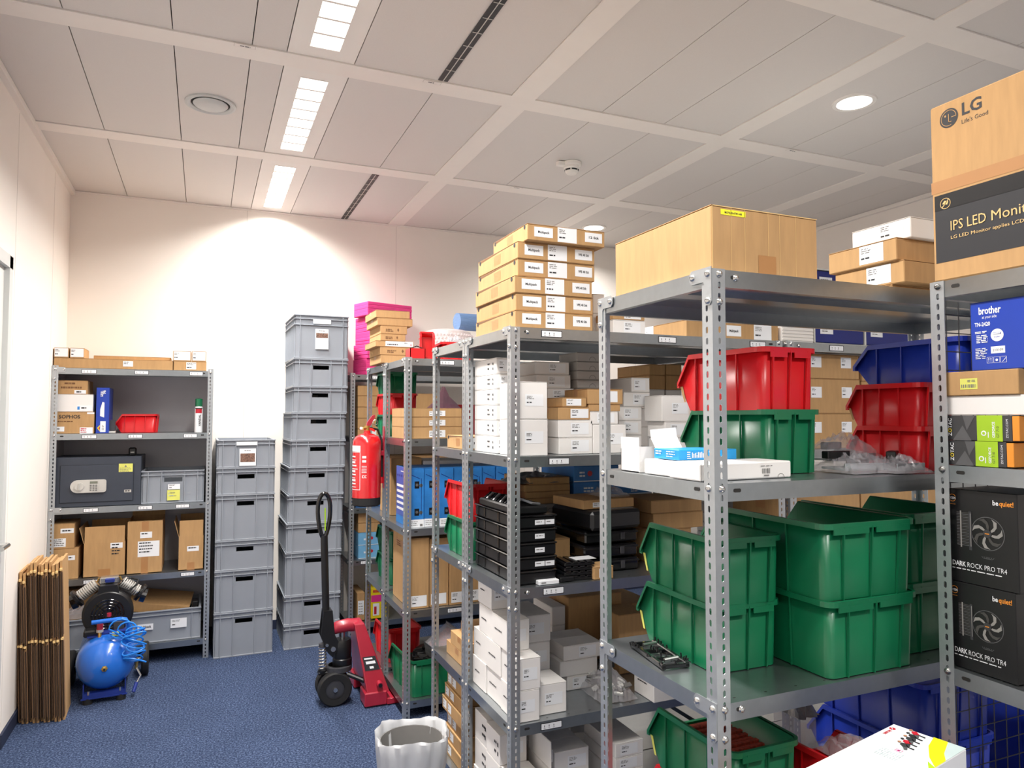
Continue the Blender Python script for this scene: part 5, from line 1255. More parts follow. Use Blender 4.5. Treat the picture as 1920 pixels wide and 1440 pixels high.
# ------------------------------------------------------------------ pallet truck
t = empty('pallet_truck', (.745, 4.33, 0), 0); tag(t, 'red hand pallet truck with black handle parked at the aisle racks', 'pallet truck')
for sy in (-1, 1):
    w_ = MB().lathe([(.055, -.024), (.088, -.026), (.096, -.018), (.096, .018), (.088, .026), (.055, .024)], (-.02, sy * .05, .096), 'rubber', 36, 'y').build('steer_wheel', t, smooth=True)
    MB().lathe([(0, -.016), (.03, -.02), (.058, -.014), (.058, .014), (.03, .02), (0, .016)], (-.02, sy * .05, .096), 'graypart', 30, 'y').build('wheel_rim', w_, smooth=True)
MB().cyl((-.02, -.08, .096), (-.02, .08, .096), .012, 'steel').cbox(-.055, .03, -.03, .03, .09, .2, 'black', .006).build('wheel_fork', t)
MB().lathe([(.05, .19), (.056, .2), (.056, .25), (.05, .255), (.052, .262), (.052, .345), (.046, .36), (0, .36)], (.03, 0, 0), 'black', 30).build('pump', t, smooth=True)
MB().lathe([(.06, .18), (.075, .185), (.075, .212), (.06, .216)], (.01, 0, 0), 'graypart', 28).build('turntable', t, smooth=True)
MB().cyl((.03, 0, .36), (.03, 0, .4), .014, 'steel').build('piston', t)
pts = [(-.085 + .020 * math.cos(a * .8), -.01 + .020 * math.sin(a * .8), .20 + a * .0022) for a in range(60)]
MB().tube(pts, .0045, 'steel', 7).build('spring', t, smooth=True)
MB().cyl((-.085, -.01, .33), (-.085, -.01, .35), .022, 'graypart').cyl((-.085, -.01, .19), (-.085, -.01, .2), .025, 'black').cbox(-.11, .0, -.03, .02, .175, .19, 'black', .003).build('spring_seat', t)
MB().prism([(-.085, .54), (-.035, .54), (-.02, .40), (.01, .335), (-.03, .27), (-.06, .30), (-.1, .40)], 'y', -.04, -.032, 'black').prism([(-.085, .54), (-.035, .54), (-.02, .40), (.01, .335), (-.03, .27), (-.06, .30), (-.1, .40)], 'y', .032, .04, 'black').box(-.083, -.037, -.032, .032, .36, .54, 'black').build('handle_bracket', t)
MB().cyl((-.03, -.05, .32), (-.03, .05, .32), .014, 'steel').cyl((-.065, -.046, .345), (-.065, .046, .345), .009, 'steel').build('pivot_pin', t)
MB().tube([(-.066, 0, .5), (-.082, 0, .97)], .021, 'black', 16).build('handle_shaft', t, smooth=True)
lp = [(-.082, 0, .95)] + [(-.084 - .030 * math.sin(R(a)) * (1.15 - .35 * math.cos(R(a / 1.0))), 0, 1.085 - .13 * math.cos(R(a))) for a in range(20, 341, 16)] + [(-.082, 0, .95)]
MB().tube(lp, .0125, 'black_gloss', 12).build('handle_loop', t, smooth=True)
MB().tube([(-.078, -.012, 1.0), (-.08, -.014, 1.13)], .004, 'lime', 6).build('release_lever', t)
red = 'jack_red'
o = MB()
o.tube([(-.03, 0, .415), (.0, 0, .43), (.06, 0, .437), (.12, 0, .43)], [.028, .036, .038, .036], red, 18)
o.build('lift_head', t, smooth=True)
b = MB()
# slanted bulkhead widening from the head down to both forks
v = [(.085, -.07, .455), (.085, .07, .455), (.145, .07, .455), (.145, -.07, .455), (.145, -.165, .075), (.145, .28, .075), (.275, .28, .075), (.275, -.165, .075)]
b.add(v, [(0, 1, 2, 3), (4, 7, 6, 5), (0, 4, 5, 1), (2, 6, 7, 3), (1, 5, 6, 2), (0, 3, 7, 4)], red)
o = b.build('bulkhead', t); md = o.modifiers.new('bev', 'BEVEL'); md.width = .006; md.segments = 2
for y0 in (-.17, .15):
    MB().cbox(.13, .26, y0, y0 + .14, .006, .085, red, .006).cbox(.26, 1.2, y0, y0 + .14, .004, .040, red, .004).build('fork', t)
P = MB(); a, c_ = Vector((.128, -.124, .29)), Vector((.155, -.148, .20))
# plate riveted on the camera side of the bulkhead
def onside(u, zt):
    s = (.455 - zt) / .38; xl = .085 + .06 * s; xr = .145 + .13 * s; y = -.07 - .095 * s
    return (xl + (xr - xl) * u, y - .0015, zt)
P.add([onside(.12, .20), onside(.92, .20), onside(.92, .275), onside(.12, .275)], [(0, 1, 2, 3)], 'ink')
P.add([tuple(Vector(onside(u, zt)) + Vector((0, -.0006, 0))) for u, zt in ((.25, .235), (.8, .235), (.8, .25), (.25, .25))], [(0, 1, 2, 3)], 'label')
P.add([tuple(Vector(onside(u, zt)) + Vector((0, -.0006, 0))) for u, zt in ((.2, .26), (.7, .26), (.7, .268), (.2, .268))], [(0, 1, 2, 3)], 'label')
P.add([tuple(Vector(onside(u, zt)) + Vector((0, -.0006, 0))) for u, zt in ((.4, .21), (.62, .21), (.62, .222), (.4, .222))], [(0, 1, 2, 3)], 'label')
P.build('type_plate', t)
MB().cyl((.215, -.185, .125), (.215, -.15, .13), .016, red).cyl((.215, -.188, .125), (.215, -.184, .125), .011, 'black').build('hinge_pin', t)
MB().tube([(.05, -.05, .17), (.15, -.10, .13), (.2, -.12, .10)], .014, 'black', 10).build('push_rod', t)

# ------------------------------------------------------------------ fire extinguisher on the rack side
t = empty('fire_extinguisher', (.924, 4.40, 1.125)); tag(t, 'red fire extinguisher with black base hanging beside the aisle rack', 'fire extinguisher')
r = .086
MB().lathe([(0, .05), (r, .05), (r, .37), (r * .96, .395), (r * .8, .418), (r * .5, .432), (.022, .438), (.02, .455), (0, .455)], (0, 0, 0), 'ext_red', 44).build('cylinder', t, smooth=True)
MB().lathe([(0, 0), (r * .92, 0), (r * .98, .006), (r * .985, .056)], (0, 0, 0), 'rubber', 40).build('base_boot', t, smooth=True)
MB().cyl((0, 0, .45), (0, 0, .485), .016, 'gold').cyl((-.03, -.02, .468), (.02, .01, .468), .009, 'gold').build('valve', t)
MB().cbox(-.045, -.02, -.018, .0, .46, .476, 'label', .003).build('gauge', t)
MB().prism([(-.005, .48), (.02, .485), (.048, .54), (.045, .552), (.03, .545), (.0, .505)], 'y', -.012, .012, 'jack_red').prism([(.0, .475), (.03, .47), (.05, .455), (.046, .448), (.01, .46)], 'y', -.01, .01, 'ext_red').build('squeeze_grip', t)
MB().lathe([(.014, -.002), (.018, 0), (.014, .002)], (.048, -.015, .505), 'steel', 18, 'y').build('pull_ring', t)
MB().tube([(.02, 0, .47), (.07, .02, .46), (.093, .02, .40), (.094, .01, .25), (.094, 0, .17)], .007, 'rubber', 8).cyl((.092, 0, .17), (.092, 0, .13), .010, 'ext_red').build('hose', t, smooth=True)
b = MB()
b.lathe([(r + .0006, .33), (r + .0006, .365)], (0, 0, 0), 'label', 14, a0=-190, a1=-128)
for z0, z1 in ((.10, .103), (.325, .328)): b.lathe([(r + .0008, z0), (r + .0008, z1)], (0, 0, 0), 'label', 14, a0=-190, a1=-128)
b.lathe([(r + .0008, .10), (r + .0008, .328)], (0, 0, 0), 'label', 1, a0=-130, a1=-128)
rd = random.Random(5)
for k in range(11): b.lathe([(r + .0008, .115 + k * .018), (r + .0008, .119 + k * .018 + .004 * (k % 3))], (0, 0, 0), 'label', 8, a0=-186, a1=-140 - rd.random() * 14)
for z0 in (.29, .265): b.lathe([(r + .0008, z0), (r + .0008, z0 + .014)], (0, 0, 0), 'label', 5, a0=-120, a1=-104)
for k in range(5): b.lathe([(r + .0008, .24 - k * .009), (r + .0008, .243 - k * .009)], (0, 0, 0), 'label', 4, a0=-122, a1=-102)
for a0 in (-120, -110): b.lathe([(r + .0008, .172), (r + .0008, .188)], (0, 0, 0), 'label', 3, a0=a0, a1=a0 + 3); b.lathe([(r + .0008, .172), (r + .0008, .175)], (0, 0, 0), 'label', 3, a0=a0, a1=a0 + 8); b.lathe([(r + .0008, .185), (r + .0008, .188)], (0, 0, 0), 'label', 3, a0=a0, a1=a0 + 8)
b.build('printed_instructions', t)
MB().cbox(.07, .105, -.012, .012, .30, .33, 'jack_red', .002).cbox(.100, .1055, -.02, .02, .1, .48, 'jack_red', .002).build('wall_bracket', t)

# ------------------------------------------------------------------ waste bin with liner
t = empty('waste_bin', (.835, 3.02, 0)); tag(t, 'white waste bin with a crumpled translucent liner bag, cut by the photo edge', 'waste bin')
MB().lathe([(0, .004), (.085, .004), (.09, .01), (.132, .30), (.136, .30), (.136, .305), (.13, .305), (.087, .012), (0, .01)], (0, 0, 0), 'ink_grey', 40).build('bin_body', t, smooth=True)
rd = random.Random(8); n = 72; v = []; fs = []
prof = [(0, .03), (.05, .03), (.078, .06), (.10, .12), (.118, .2), (.132, .28), (.139, .325), (.148, .337), (.153, .328), (.150, .28), (.141, .20), (.128, .12), (.122, .08)]
for j, (rr, hh) in enumerate(prof):
    for i in range(n):
        a = 2 * math.pi * i / n; am = (.006 if j < 6 else .002 if j < 9 else .005)
        q = rr + am * (rd.random() - .5) + .004 * math.sin(a * 9 + j) + .003 * math.sin(a * 17)
        v.append((q * math.cos(a), q * math.sin(a), hh + (.012 * math.sin(a * 3 + .6) if 4 < j < 10 else 0) + (rd.random() - .5) * (.010 if j > 9 else .002)))
for j in range(len(prof) - 1):
    for i in range(n): fs.append((j * n + i, j * n + (i + 1) % n, (j + 1) * n + (i + 1) % n, (j + 1) * n + i))
b = MB(); b.add(v, fs, 'liner'); b.build('liner_bag', t, smooth=True)

# ------------------------------------------------------------------ middle rack: black cases, trays and small things
for k in range(5):
    e = empty('black_case', (1.158, 2.68, 1.0405 + k * .0515)); tag(e, 'black ribbed plastic case, %s of five behind the rack post' % ('bottom', 'second', 'third', 'fourth', 'top')[k], 'case', 'stacked black cases in the middle rack')
    MB().cbox(-.082, .082, -.22, .22, 0, .046, 'black', .006).build('case_body', e)
    MB().cbox(-.086, .086, -.224, .224, .044, .0505, 'black_gloss', .003).build('lid_rim', e)
    b = MB()
    for yy in (-.15, -.05, .1, .18): b.cbox(-.085, -.082, yy, yy + .012, .008, .043, 'black_gloss', .0005)
    b.build('latch_ribs', e)
    P = Print(.164, .44, .046, 'F')
    if k != 0: P.rect(.075, .014, .115, .032, 'label', 1); P.lines(.08, .026, .03, 1, 'ink_grey', .01, .003, k)
    if k in (1, 4): P.rect(.118, .014, .156, .032, 'label', 1); P.lines(.123, .026, .025, 1, 'ink_grey', .01, .003, k)
    if k: P.build('white_label', e)
t = empty('cable_tray', (1.14, 2.64, 1.299)); tag(t, 'open black tray of cable ends on top of the five black cases', 'tray')
b = MB(); rd = random.Random(2)
b.cbox(-.07, .07, -.17, .2, 0, .03, 'black', .006)
b.build('tray_body', t); b = MB()
for k in range(14): y0 = -.15 + k * .024; b.tube([(-.06, y0, .03), (-.03, y0 + .01, .048 + .008 * rd.random()), (.01, y0, .04), (.05, y0 + .01, .034)], .005, 'foil' if k % 3 == 0 else 'black_gloss', 6)
b.build('cable_ends', t)
caddy_stack('drive_tray', 'black hard drive tray, %s of the small pile at the shelf front', 1.345, 2.515, 1.0405, .125, .12, 4, .0175, 'black drive trays', R(-6))
t = empty('paper_slip', (1.375, 2.50, 1.1135)); tag(t, 'white paper label lying on the pile of drive trays', 'label'); MB().box(-.045, .045, -.03, .03, 0, .0012, 'label').build('sheet', t)
t = empty('white_packet', (1.155, 2.447, 1.0405)); tag(t, 'flat white packet at the shelf edge beside the rack post', 'packet'); MB().cbox(-.0, .085, -.012, .05, 0, .016, 'label', .002).build('packet_body', t); P = Print(.085, 0, .016, 'F'); P.O = Vector((0, -.0125, 0)); P.lines(.01, .010, .03, 1, 'ink_grey', .01, .004, 1); P.build('printed_text', t)
t = empty('black_adapter', (1.275, 2.455, 1.0405)); tag(t, 'small black slab lying beside the flat white packet', 'device'); MB().cbox(-.025, .035, -.01, .05, 0, .018, 'black', .003).build('body', t)
for k, (a, c_, z1) in enumerate(((1.405, 1.66, .058), (1.405, 1.655, .116), (1.41, 1.655, .174))):
    e = empty('large_black_case', ((a + c_) / 2, 2.70, 1.0405 + z1 - .058)); tag(e, 'large glossy black case, %s of the pile left of the green bins' % ORD[k], 'case', 'large black cases in the middle rack')
    MB().cbox(-(c_ - a) / 2, (c_ - a) / 2, -.16, .2, 0, .05, 'black_gloss', .006).build('case_body', e); MB().cbox(-(c_ - a) / 2 - .003, (c_ - a) / 2 + .003, -.163, .203, .034, .042, 'black', .002).build('lid_rim', e)
    MB().cbox(.04, .06, -.166, -.16, .01, .04, 'graypart', .002).build('latch', e)
t = empty('black_projector_case', (1.525, 2.64, 1.2155), R(6)); tag(t, 'wide black device with grey strip resting atop the black cases', 'device')
MB().cbox(-.13, .12, -.14, .16, .0, .075, 'black', .012).build('housing', t); MB().box(-.04, .11, -.10, -.04, .0755, .077, 'ink_grey').build('grey_strip', t)
t = empty('kraft_tray', (1.52, 2.68, 1.293), R(4)); tag(t, 'flat kraft tray with a label on the black device', 'box'); MB().cbox(-.12, .13, -.12, .12, 0, .036, 'kraft').build('tray_body', t); P = Print(.25, .24, .036, 'F'); P.rect(.05, .006, .10, .026, 'label', 1); P.lines(.054, .022, .03, 2, 'ink_grey', .006, .003, 3); P.build('shipping_label', t)
t = empty('clear_film', (1.60, 2.68, 1.3305)); tag(t, 'clear plastic film lying on the flat kraft tray', 'plastic bag'); crumple(12, 10, .14, .16, .03, 5, 'bag', .03).build('film', t)
t = empty('silver_bag', (1.44, 3.08, 1.3625)); tag(t, 'crumpled grey antistatic bag on the flat brown cartons', 'plastic bag'); crumple(12, 8, .28, .22, .03, 11, 'foil', .035).build('film', t)
t = empty('parts_bag', (1.52, 2.56, .5505)); tag(t, 'clear bag of cream plastic parts on the fourth shelf', 'plastic bag')
crumple(14, 12, .16, .20, .03, 7, 'bag', .09).build('film', t)
b = MB(); rd = random.Random(12)
for k in range(26):
    b.M = Matrix.Translation((rd.random() * .11 - .055, rd.random() * .18 - .09, .012 + rd.random() * .05)) @ Matrix.Rotation(rd.random() * 3, 4, 'Z') @ Matrix.Rotation(rd.random(), 4, 'X'); b.cbox(-.018, .018, -.008, .008, -.004, .004, 'drawer_white' if k % 3 else 'ink_grey', .001)
b.M = Matrix(); b.build('plastic_pieces', t)
t = empty('cable_coil', (1.54, 2.60, .645)); tag(t, 'black cable coil lying over the clear parts bag', 'cable'); MB().tube([(.03 * math.cos(a), .022 * math.sin(a), .006 * math.sin(a * 1.7)) for a in [k * .5 for k in range(30)]], .006, 'rubber', 8).build('coil', t, smooth=True)

# second middle rack top: drawer cabinet and white vented crate
t = empty('drawer_cabinet', (2.90, 2.47, 2.0005)); tag(t, 'cream drawer cabinet with dark blue fronts on the middle rack top', 'drawer cabinet')
b = MB().box(-.325, .325, .25, .256, 0, .352, 'drawer_white')
for x in (-.325, -.002, .319): b.box(x, x + .006, 0, .25, 0, .352, 'drawer_white')
for k in range(4): b.box(-.325, .325, 0, .25, k * .1155, k * .1155 + .006, 'drawer_white')
b.build('frame', t)
for r_ in range(3):
    for x0 in (-.315, .008):
        o = MB().cbox(x0, x0 + .307, .004, .2, .009 + r_ * .1155, .112 + r_ * .1155, 'navy', .003).build('drawer', t)
        P = Print(.3, 0, .1, 'F'); P.O = Vector((x0, .0036, .009 + r_ * .1155)); P.rect(.03, .04, .11, .075, 'label', 1); P.lines(.04, .065, .05, 2, 'ink_grey', .01, .004, r_); P.build('drawer_label', o)
t = empty('vented_tray', (2.468, 2.46, 2.0005)); tag(t, 'white louvred plastic tray left of the drawer cabinet', 'tray')
b = MB().cbox(-.095, .095, .004, .22, 0, .085, 'white', .003); b.build('tray_body', t); b = MB()
for k in range(5): b.box(-.09, .09, 0, .004, .01 + k * .015, .018 + k * .015, 'panel_white')
b.build('louvres', t)

# top of racks behind: pink foam, bubble wrap, red bins
for k, (x0, x1, y0, z0, z1) in enumerate(((1.16, 1.50, 5.66, 1.9905, 2.12), (1.165, 1.50, 5.65, 2.121, 2.235), (1.18, 1.50, 5.64, 2.236, 2.335), (1.175, 1.51, 5.66, 2.336, 2.455), (1.155, 1.56, 5.62, 2.456, 2.565))):
    e = empty('pink_foam_block', ((x0 + x1) / 2, y0, z0), R(16 + 2 * (k % 3))); tag(e, 'pink foam block, %s of the pile on the back wall rack' % ('bottom', 'second', 'third', 'fourth', 'wide top')[k], 'foam block', 'pink foam blocks')
    n = 4; h = (z1 - z0) / n; rd = random.Random(k)
    MB().cbox(-(x1 - x0) / 2, (x1 - x0) / 2, 0, .22, 0, z1 - z0, 'pink', .003).build('foam_core', e)
    b = MB()
    for q in range(n): o_ = .004 * rd.random(); b.cbox(-(x1 - x0) / 2 - o_, (x1 - x0) / 2 + o_, -o_ - .001, .21, q * h + .001, (q + 1) * h - .001, 'pink', .003)
    b.build('foam_sheets', e)
t = empty('small_red_bin', (1.12, 3.97, 1.9955)); tag(t, 'small red open box in front of the tilted red bin', 'storage bin'); MB().box(-.045, .045, 0, .004, 0, .06, 'red').box(-.045, -.041, 0, .1, 0, .06, 'red').box(.041, .045, 0, .1, 0, .06, 'red').box(-.045, .045, .096, .1, 0, .06, 'red').box(-.045, .045, 0, .1, 0, .003, 'red').build('bin_body', t)
MB().tube([(-.04, .02, .06), (0, .02, .075), (.04, .02, .06)], .003, 'rubber', 6).build('strap', t)
t = stack_bin('narrow red bin tipped up on its end atop the third rack', 1.205, 4.06, 1.9958, .150, .085, .085, 'red', 0, 'red bins on the rack tops'); t.rotation_euler = (R(90), 0, R(-12)); t.location = (1.205, 4.09, 2.007)
stack_bin('red bin with clear bags inside, lying atop the third rack', 1.36, 3.96, 1.9955, .30, .20, .10, 'red', R(-6), 'red bins on the rack tops')
t = empty('clear_bags', (1.37, 4.06, 2.07)); tag(t, 'crumpled clear bags over the red bin on the rack top', 'plastic bag'); crumple(16, 12, .15, .2, .035, 21, 'bag', .06).build('film', t, smooth=True)
crumple(10, 8, .13, .12, .03, 22, 'foil', .05).build('foil_piece', t, smooth=True)
t = empty('bubble_wrap_roll', (1.52, 4.66, 1.9955)); tag(t, 'wide roll of whitish bubble wrap standing on the third rack top', 'bubble wrap')
b = MB(); b.lathe([(.0, .25), (.12, .255), (.16, .24), (.172, .19), (.172, .05), (.16, 0), (0, 0)], (0, 0, 0), 'bubble', 36); b.build('roll', t, smooth=True)
b = MB()
for j in range(9):
    for i in range(44):
        a = 2 * math.pi * (i + .5 * (j % 2)) / 44
        if math.sin(a) < .35: b.ball((.173 * math.cos(a), .173 * math.sin(a), .03 + j * .023), (.009, .009, .009), 'bubble', 6)
b.build('bubbles', t, smooth=True)
t = empty('blue_film_roll', (1.66, 4.66, 2.255)); tag(t, 'translucent blue film roll resting on the bubble wrap', 'film roll'); MB().tube([(-.07, 0, .062), (.14, .03, .064)], .06, 'bluebag', 20).build('roll', t, smooth=True)
t = empty('white_box_lid', (1.47, 3.30, 2.0005)); tag(t, 'white carton corner beside the multipack stack on the rack top', 'box'); MB().cbox(-.12, .1, -.1, .1, 0, .085, 'white').build('lid', t)
t = empty('pink_plastic_bag', (1.20, 4.52, 1.5405)); tag(t, 'translucent pink bag peaking behind the flat kraft cartons', 'plastic bag')
v = []; rd = random.Random(6); n = 14
for j, (rr, hh) in enumerate(((.13, 0), (.14, .08), (.12, .16), (.08, .2), (.04, .24), (.008, .30))):
    for i in range(n): a = 2 * math.pi * i / n; q = rr * (.85 + .3 * rd.random()); v.append((.24 + q * math.cos(a), .0 + q * .7 * math.sin(a), hh + .02 * rd.random()))
b = MB(); b.add(v, [(j * n + i, j * n + (i + 1) % n, (j + 1) * n + (i + 1) % n, (j + 1) * n + i) for j in range(5) for i in range(n)], 'bag_pink'); b.build('bag_film', t)
t.location = (1.16, 4.362, 1.5405)

# ------------------------------------------------------------------ nearest rack: loose things
o = carton(1.055, 1.375, 1.305, 1.72, 2.0005, 2.152, 'kraft', 'big', 'big kraft carton with yellow tag standing on the nearest rack', 'cartons on top of the front rack')
P = Print(.32, .415, .1515, 'F'); P.rect(.026, .131, .098, .144, 'xyellow', 1); P.text('MCF.JUN-67301-AB', .062, .135, .006, 'ink', 2, bold=True, center=True, fit=.05); P.build('yellow_tag', o)
P = Print(.32, .415, .1515, 'F', .0009); P.rect(.135, 0.001, .188, .046, 'kraft_tape', 1); P.build('tape_patch', o)
P = Print(.32, .415, .1515, 'F')
for u in (.055, .095, .165, .20, .25): P.rect(u, 0, u + .0012, .15, 'kraft_edge', 1)
P.rect(0, .149, .32, .1512, 'kraft_edge', 1); P.rect(0, 0, .003, .1512, 'kraft_edge', 1); P.build('crease_lines', o)
# long white box, white open box and slim blue box at the shelf corner
t = empty('long_white_box', (1.175, 1.382, 1.5205), R(2)); tag(t, 'long flat white box with barcode lying behind the rack post', 'box')
MB().cbox(-.135, .145, -.04, .075, 0, .04, 'white', .003).build('box_body', t)
P = Print(.28, .115, .04, 'F'); P.O = Vector((-.135, -.0405, 0)); bars(P, .185, .012, .026, .012, 'ink_grey', 3, 1); P.lines(.18, .031, .04, 1, 'ink_grey', .01, .002, 2); P.lines(.19, .009, .022, 1, 'ink_grey', .01, .003, 4); P.ring(.245, 0, .011, .0012, 'ink_grey', 1, 14, 0, 180); P.rect(.0, .0, .0015, .04, 'ink_grey', 1); P.build('printed_barcode', t)
t = empty('flat_white_box', (1.12, 1.525, 1.5205), R(0)); tag(t, 'flat white box lying under the slim blue box at the shelf edge', 'box')
MB().cbox(-.062, .07, -.065, .065, 0, .038, 'white', .003).build('box_body', t)
t = empty('slim_blue_box', (1.14, 1.51, 1.5605), R(-3)); tag(t, 'slim bright blue box with open white flap on the white boxes', 'box')
MB().cbox(-.065, .105, -.055, .06, 0, .026, 'cyan', .0015).build('box_body', t)
P = Print(.17, .1, .026, 'F'); P.O = Vector((-.065, -.0556, 0)); P.lines(.022, .021, .012, 4, 'label', .005, .0022, 1); P.lines(.036, .006, .016, 10, 'label', .0045, .0026, 7, vert=True); P.disc(.088, .02, .002, 'label', 1, 10)
P.build('printed_text', t)
P = Print(.17, .115, .026, 'W'); P.O = Vector((-.0655, .06, 0)); P.lines(.01, .021, .03, 2, 'label', .006, .003, 1); P.lines(.06, .021, .04, 3, 'label', .006, .002, 5); P.build('side_text', t)
b = MB(); b.add([(-.06, .06, .026), (.02, .06, .026), (.03, .10, .055), (-.05, .10, .05)], [(0, 1, 2, 3)], 'white'); b.add([(.03, .10, .055), (-.05, .10, .05), (-.05, .105, .072), (.03, .105, .078)], [(0, 1, 2, 3)], 'white')
o = b.build('open_flap', t); md = o.modifiers.new('board', 'SOLIDIFY'); md.thickness = .0012
t = empty('open_white_box', (1.11, 1.66, 1.5205), 0); tag(t, 'small open white carton with raised flap at the shelf corner', 'box')
b = MB().box(-.05, .04, -.045, -.043, 0, .068, 'white').box(-.05, -.048, -.043, .045, 0, .092, 'white').box(.038, .04, -.043, .045, 0, .05, 'white').box(-.05, .04, .043, .045, 0, .06, 'white').box(-.05, .04, -.043, .043, 0, .002, 'white'); b.build('carton_body', t)
o = MB(); o.add([(.04, -.04, .05), (.04, .04, .05), (.10, .045, .062), (.095, -.02, .066)], [(0, 1, 2, 3)], 'kraft_edge'); o = o.build('flap', t); md = o.modifiers.new('board', 'SOLIDIFY'); md.thickness = .002
# bags of metal brackets
for k, (cx, cy, w, d, sd, up) in enumerate(((1.62, 1.42, .20, .17, 31, .03), (1.66, 1.50, .2, .14, 33, .06), (1.70, 1.36, .14, .12, 35, .025))):
    t = empty('bracket_bag', (cx, cy, 1.5205 + (.0 if k != 1 else .02))); tag(t, 'clear bag of metal brackets on the second shelf, ' + ('nearest the green bin', 'rear one with raised corner', 'right one by the rack post')[k], 'plastic bag', 'clear bags of metal brackets')
    crumple(22, 18, w, d, .022, sd, 'bag', up + .012).build('bag_film', t, smooth=True)
    b = MB(); rd = random.Random(sd)
    b.M = Matrix.Translation((0, -.01, .012)) @ Matrix.Rotation(rd.random() * .4 - .2, 4, 'Z'); b.cbox(-w * .4, w * .36, -d * .3, d * .28, -.006, 0, 'galv', .001).cbox(-w * .4, w * .36, -d * .3, -d * .27, -.006, .014, 'galv', .001)
    b.M = Matrix.Translation((.02, .01, .025)) @ Matrix.Rotation(.5, 4, 'Z') @ Matrix.Rotation(.15, 4, 'X'); b.cbox(-w * .25, w * .25, -.018, .018, -.006, .008, 'graypart', .002)
    b.M = Matrix(); b.build('metal_brackets', t)
    b = MB(); b.M = Matrix.Translation((-.05 + .03 * k, .02, .035)) @ Matrix.Rotation(.3 * k, 4, 'Z'); b.cbox(-.04, .04, -.012, .012, 0, .02, 'black', .002); b.M = Matrix(); b.build('black_connector', t)
# black fan frame
t = empty('black_plastic_frame', (1.105, 1.600, 1.0405), R(-8)); tag(t, 'black spiky plastic mounting frame lying left of the green bins', 'electronic part')
b = MB(); w, d = .038, .095
b.cbox(-w, -w + .012, -d, d, 0, .014, 'black_gloss', .002).cbox(w - .012, w, -d, d, 0, .014, 'black_gloss', .002)
for y in (-.095, -.04, .02, .083): b.cbox(-w, w, y, y + .012, .002, .012, 'black_gloss', .002)
b.build('frame', t); rd = random.Random(14); b = MB()
for k in range(34):
    x, y = (rd.choice((-w, w, 0)) + rd.random() * .01 - .005), rd.random() * 2 * d - d; b.cyl((x, y, .01), (x + rd.random() * .006 - .003, y + rd.random() * .006 - .003, .016 + rd.random() * .006), .0022, 'black', 6)
b.build('pins', t)
b = MB()
for y in (-.07, .05): b.cyl((-.02, y, .016), (.02, y + .004, .018), .005, 'steel', 10)
b.build('metal_rods', t)
t = empty('clear_bags_low', (1.50, 1.33, .825)); tag(t, 'clear bags filling the small red bin on the low shelf', 'plastic bag'); crumple(12, 12, .115, .2, .03, 41, 'bag', .03).build('film', t)
t = empty('foil_wrap', (1.565, 1.60, .5505)); tag(t, 'shiny foil bag between the red and blue bins on the low shelf', 'plastic bag'); MB().cbox(-.03, .03, -.06, .06, 0, .28, 'bag', .01).build('wrapped_pack', t); e_ = crumple(8, 8, .08, .12, .04, 44, 'foil', .04); o = e_.build('foil_top', t, loc=(0, 0, .28))

# ------------------------------------------------------------------ right rack
def face_text_box(name, label, x0, x1, y0, y1, z0, z1, m, cat='box', grp=None, c=.0015):
    t = empty(name, ((x0 + x1) / 2, (y0 + y1) / 2, z0)); tag(t, label, cat, grp)
    MB().cbox(-(x1 - x0) / 2, (x1 - x0) / 2, -(y1 - y0) / 2, (y1 - y0) / 2, 0, z1 - z0, m, c).build('box_body', t)
    return t, Print(x1 - x0, y1 - y0, z1 - z0, 'W')
# monitor box (aisle face shows LG print): u runs from the far end towards the camera
t, P = face_text_box('monitor_box', 'big kraft monitor box with LG logo and black band, top right', 1.665, 1.93, .62, 1.214, 2.0005, 2.441, 'kraft', c=.004)
hB = .44
P.rect(.008, .046, .594, .214, 'ink', 1); P.rect(.008, .176, .594, .214, 'black', 2)
P.rect(0, .220, .594, .250, 'kraft_tape', 1)
P.ring(.036, .190, .0135, .0013, 'kraft_edge', 3, 26); P.poly([(.027, .182), (.0284, .1806), (.045, .198), (.0438, .1994)], 'kraft_edge', 3); P.poly([(.028, .190), (.034, .197), (.044, .194), (.041, .186)], 'kraft_edge', 3)
P.text('IPS LED', .046, .120, .034, 'kraft_edge', 3, fit=.088); P.text('Monitor', .144, .120, .034, 'kraft_edge', 3, bold=False, fit=.112)
P.text('LG LED Monitor applies LCD screen with LED backlights', .047, .099, .0115, 'kraft_edge', 3, fit=.33)
P.disc(.050, .398, .0235, 'ink', 1, 44); P.ring(.050, .398, .0195, .0014, 'kraft', 2, 40, 0, 290); P.rect(.049, .387, .0506, .408, 'kraft', 2); P.rect(.049, .387, .057, .3886, 'kraft', 2); P.disc(.0415, .405, .0026, 'kraft', 2, 14); P.rect(.057, .3972, .0695, .3988, 'kraft', 2)
P.text('LG', .081, .392, .042, 'ink', 1, bold=True, fit=.050); P.text("Life's Good", .081, .371, .0145, 'ink', 1, fit=.064)
P.build('printed_artwork', t)
b = MB(); b.prism([(-.2975 + .0, 0), (-.285, 0), (-.285, .2), (-.29, .19)], 'x', -.1335, -.1325, 'kraft'); b.build('hand_slot_flap', t)
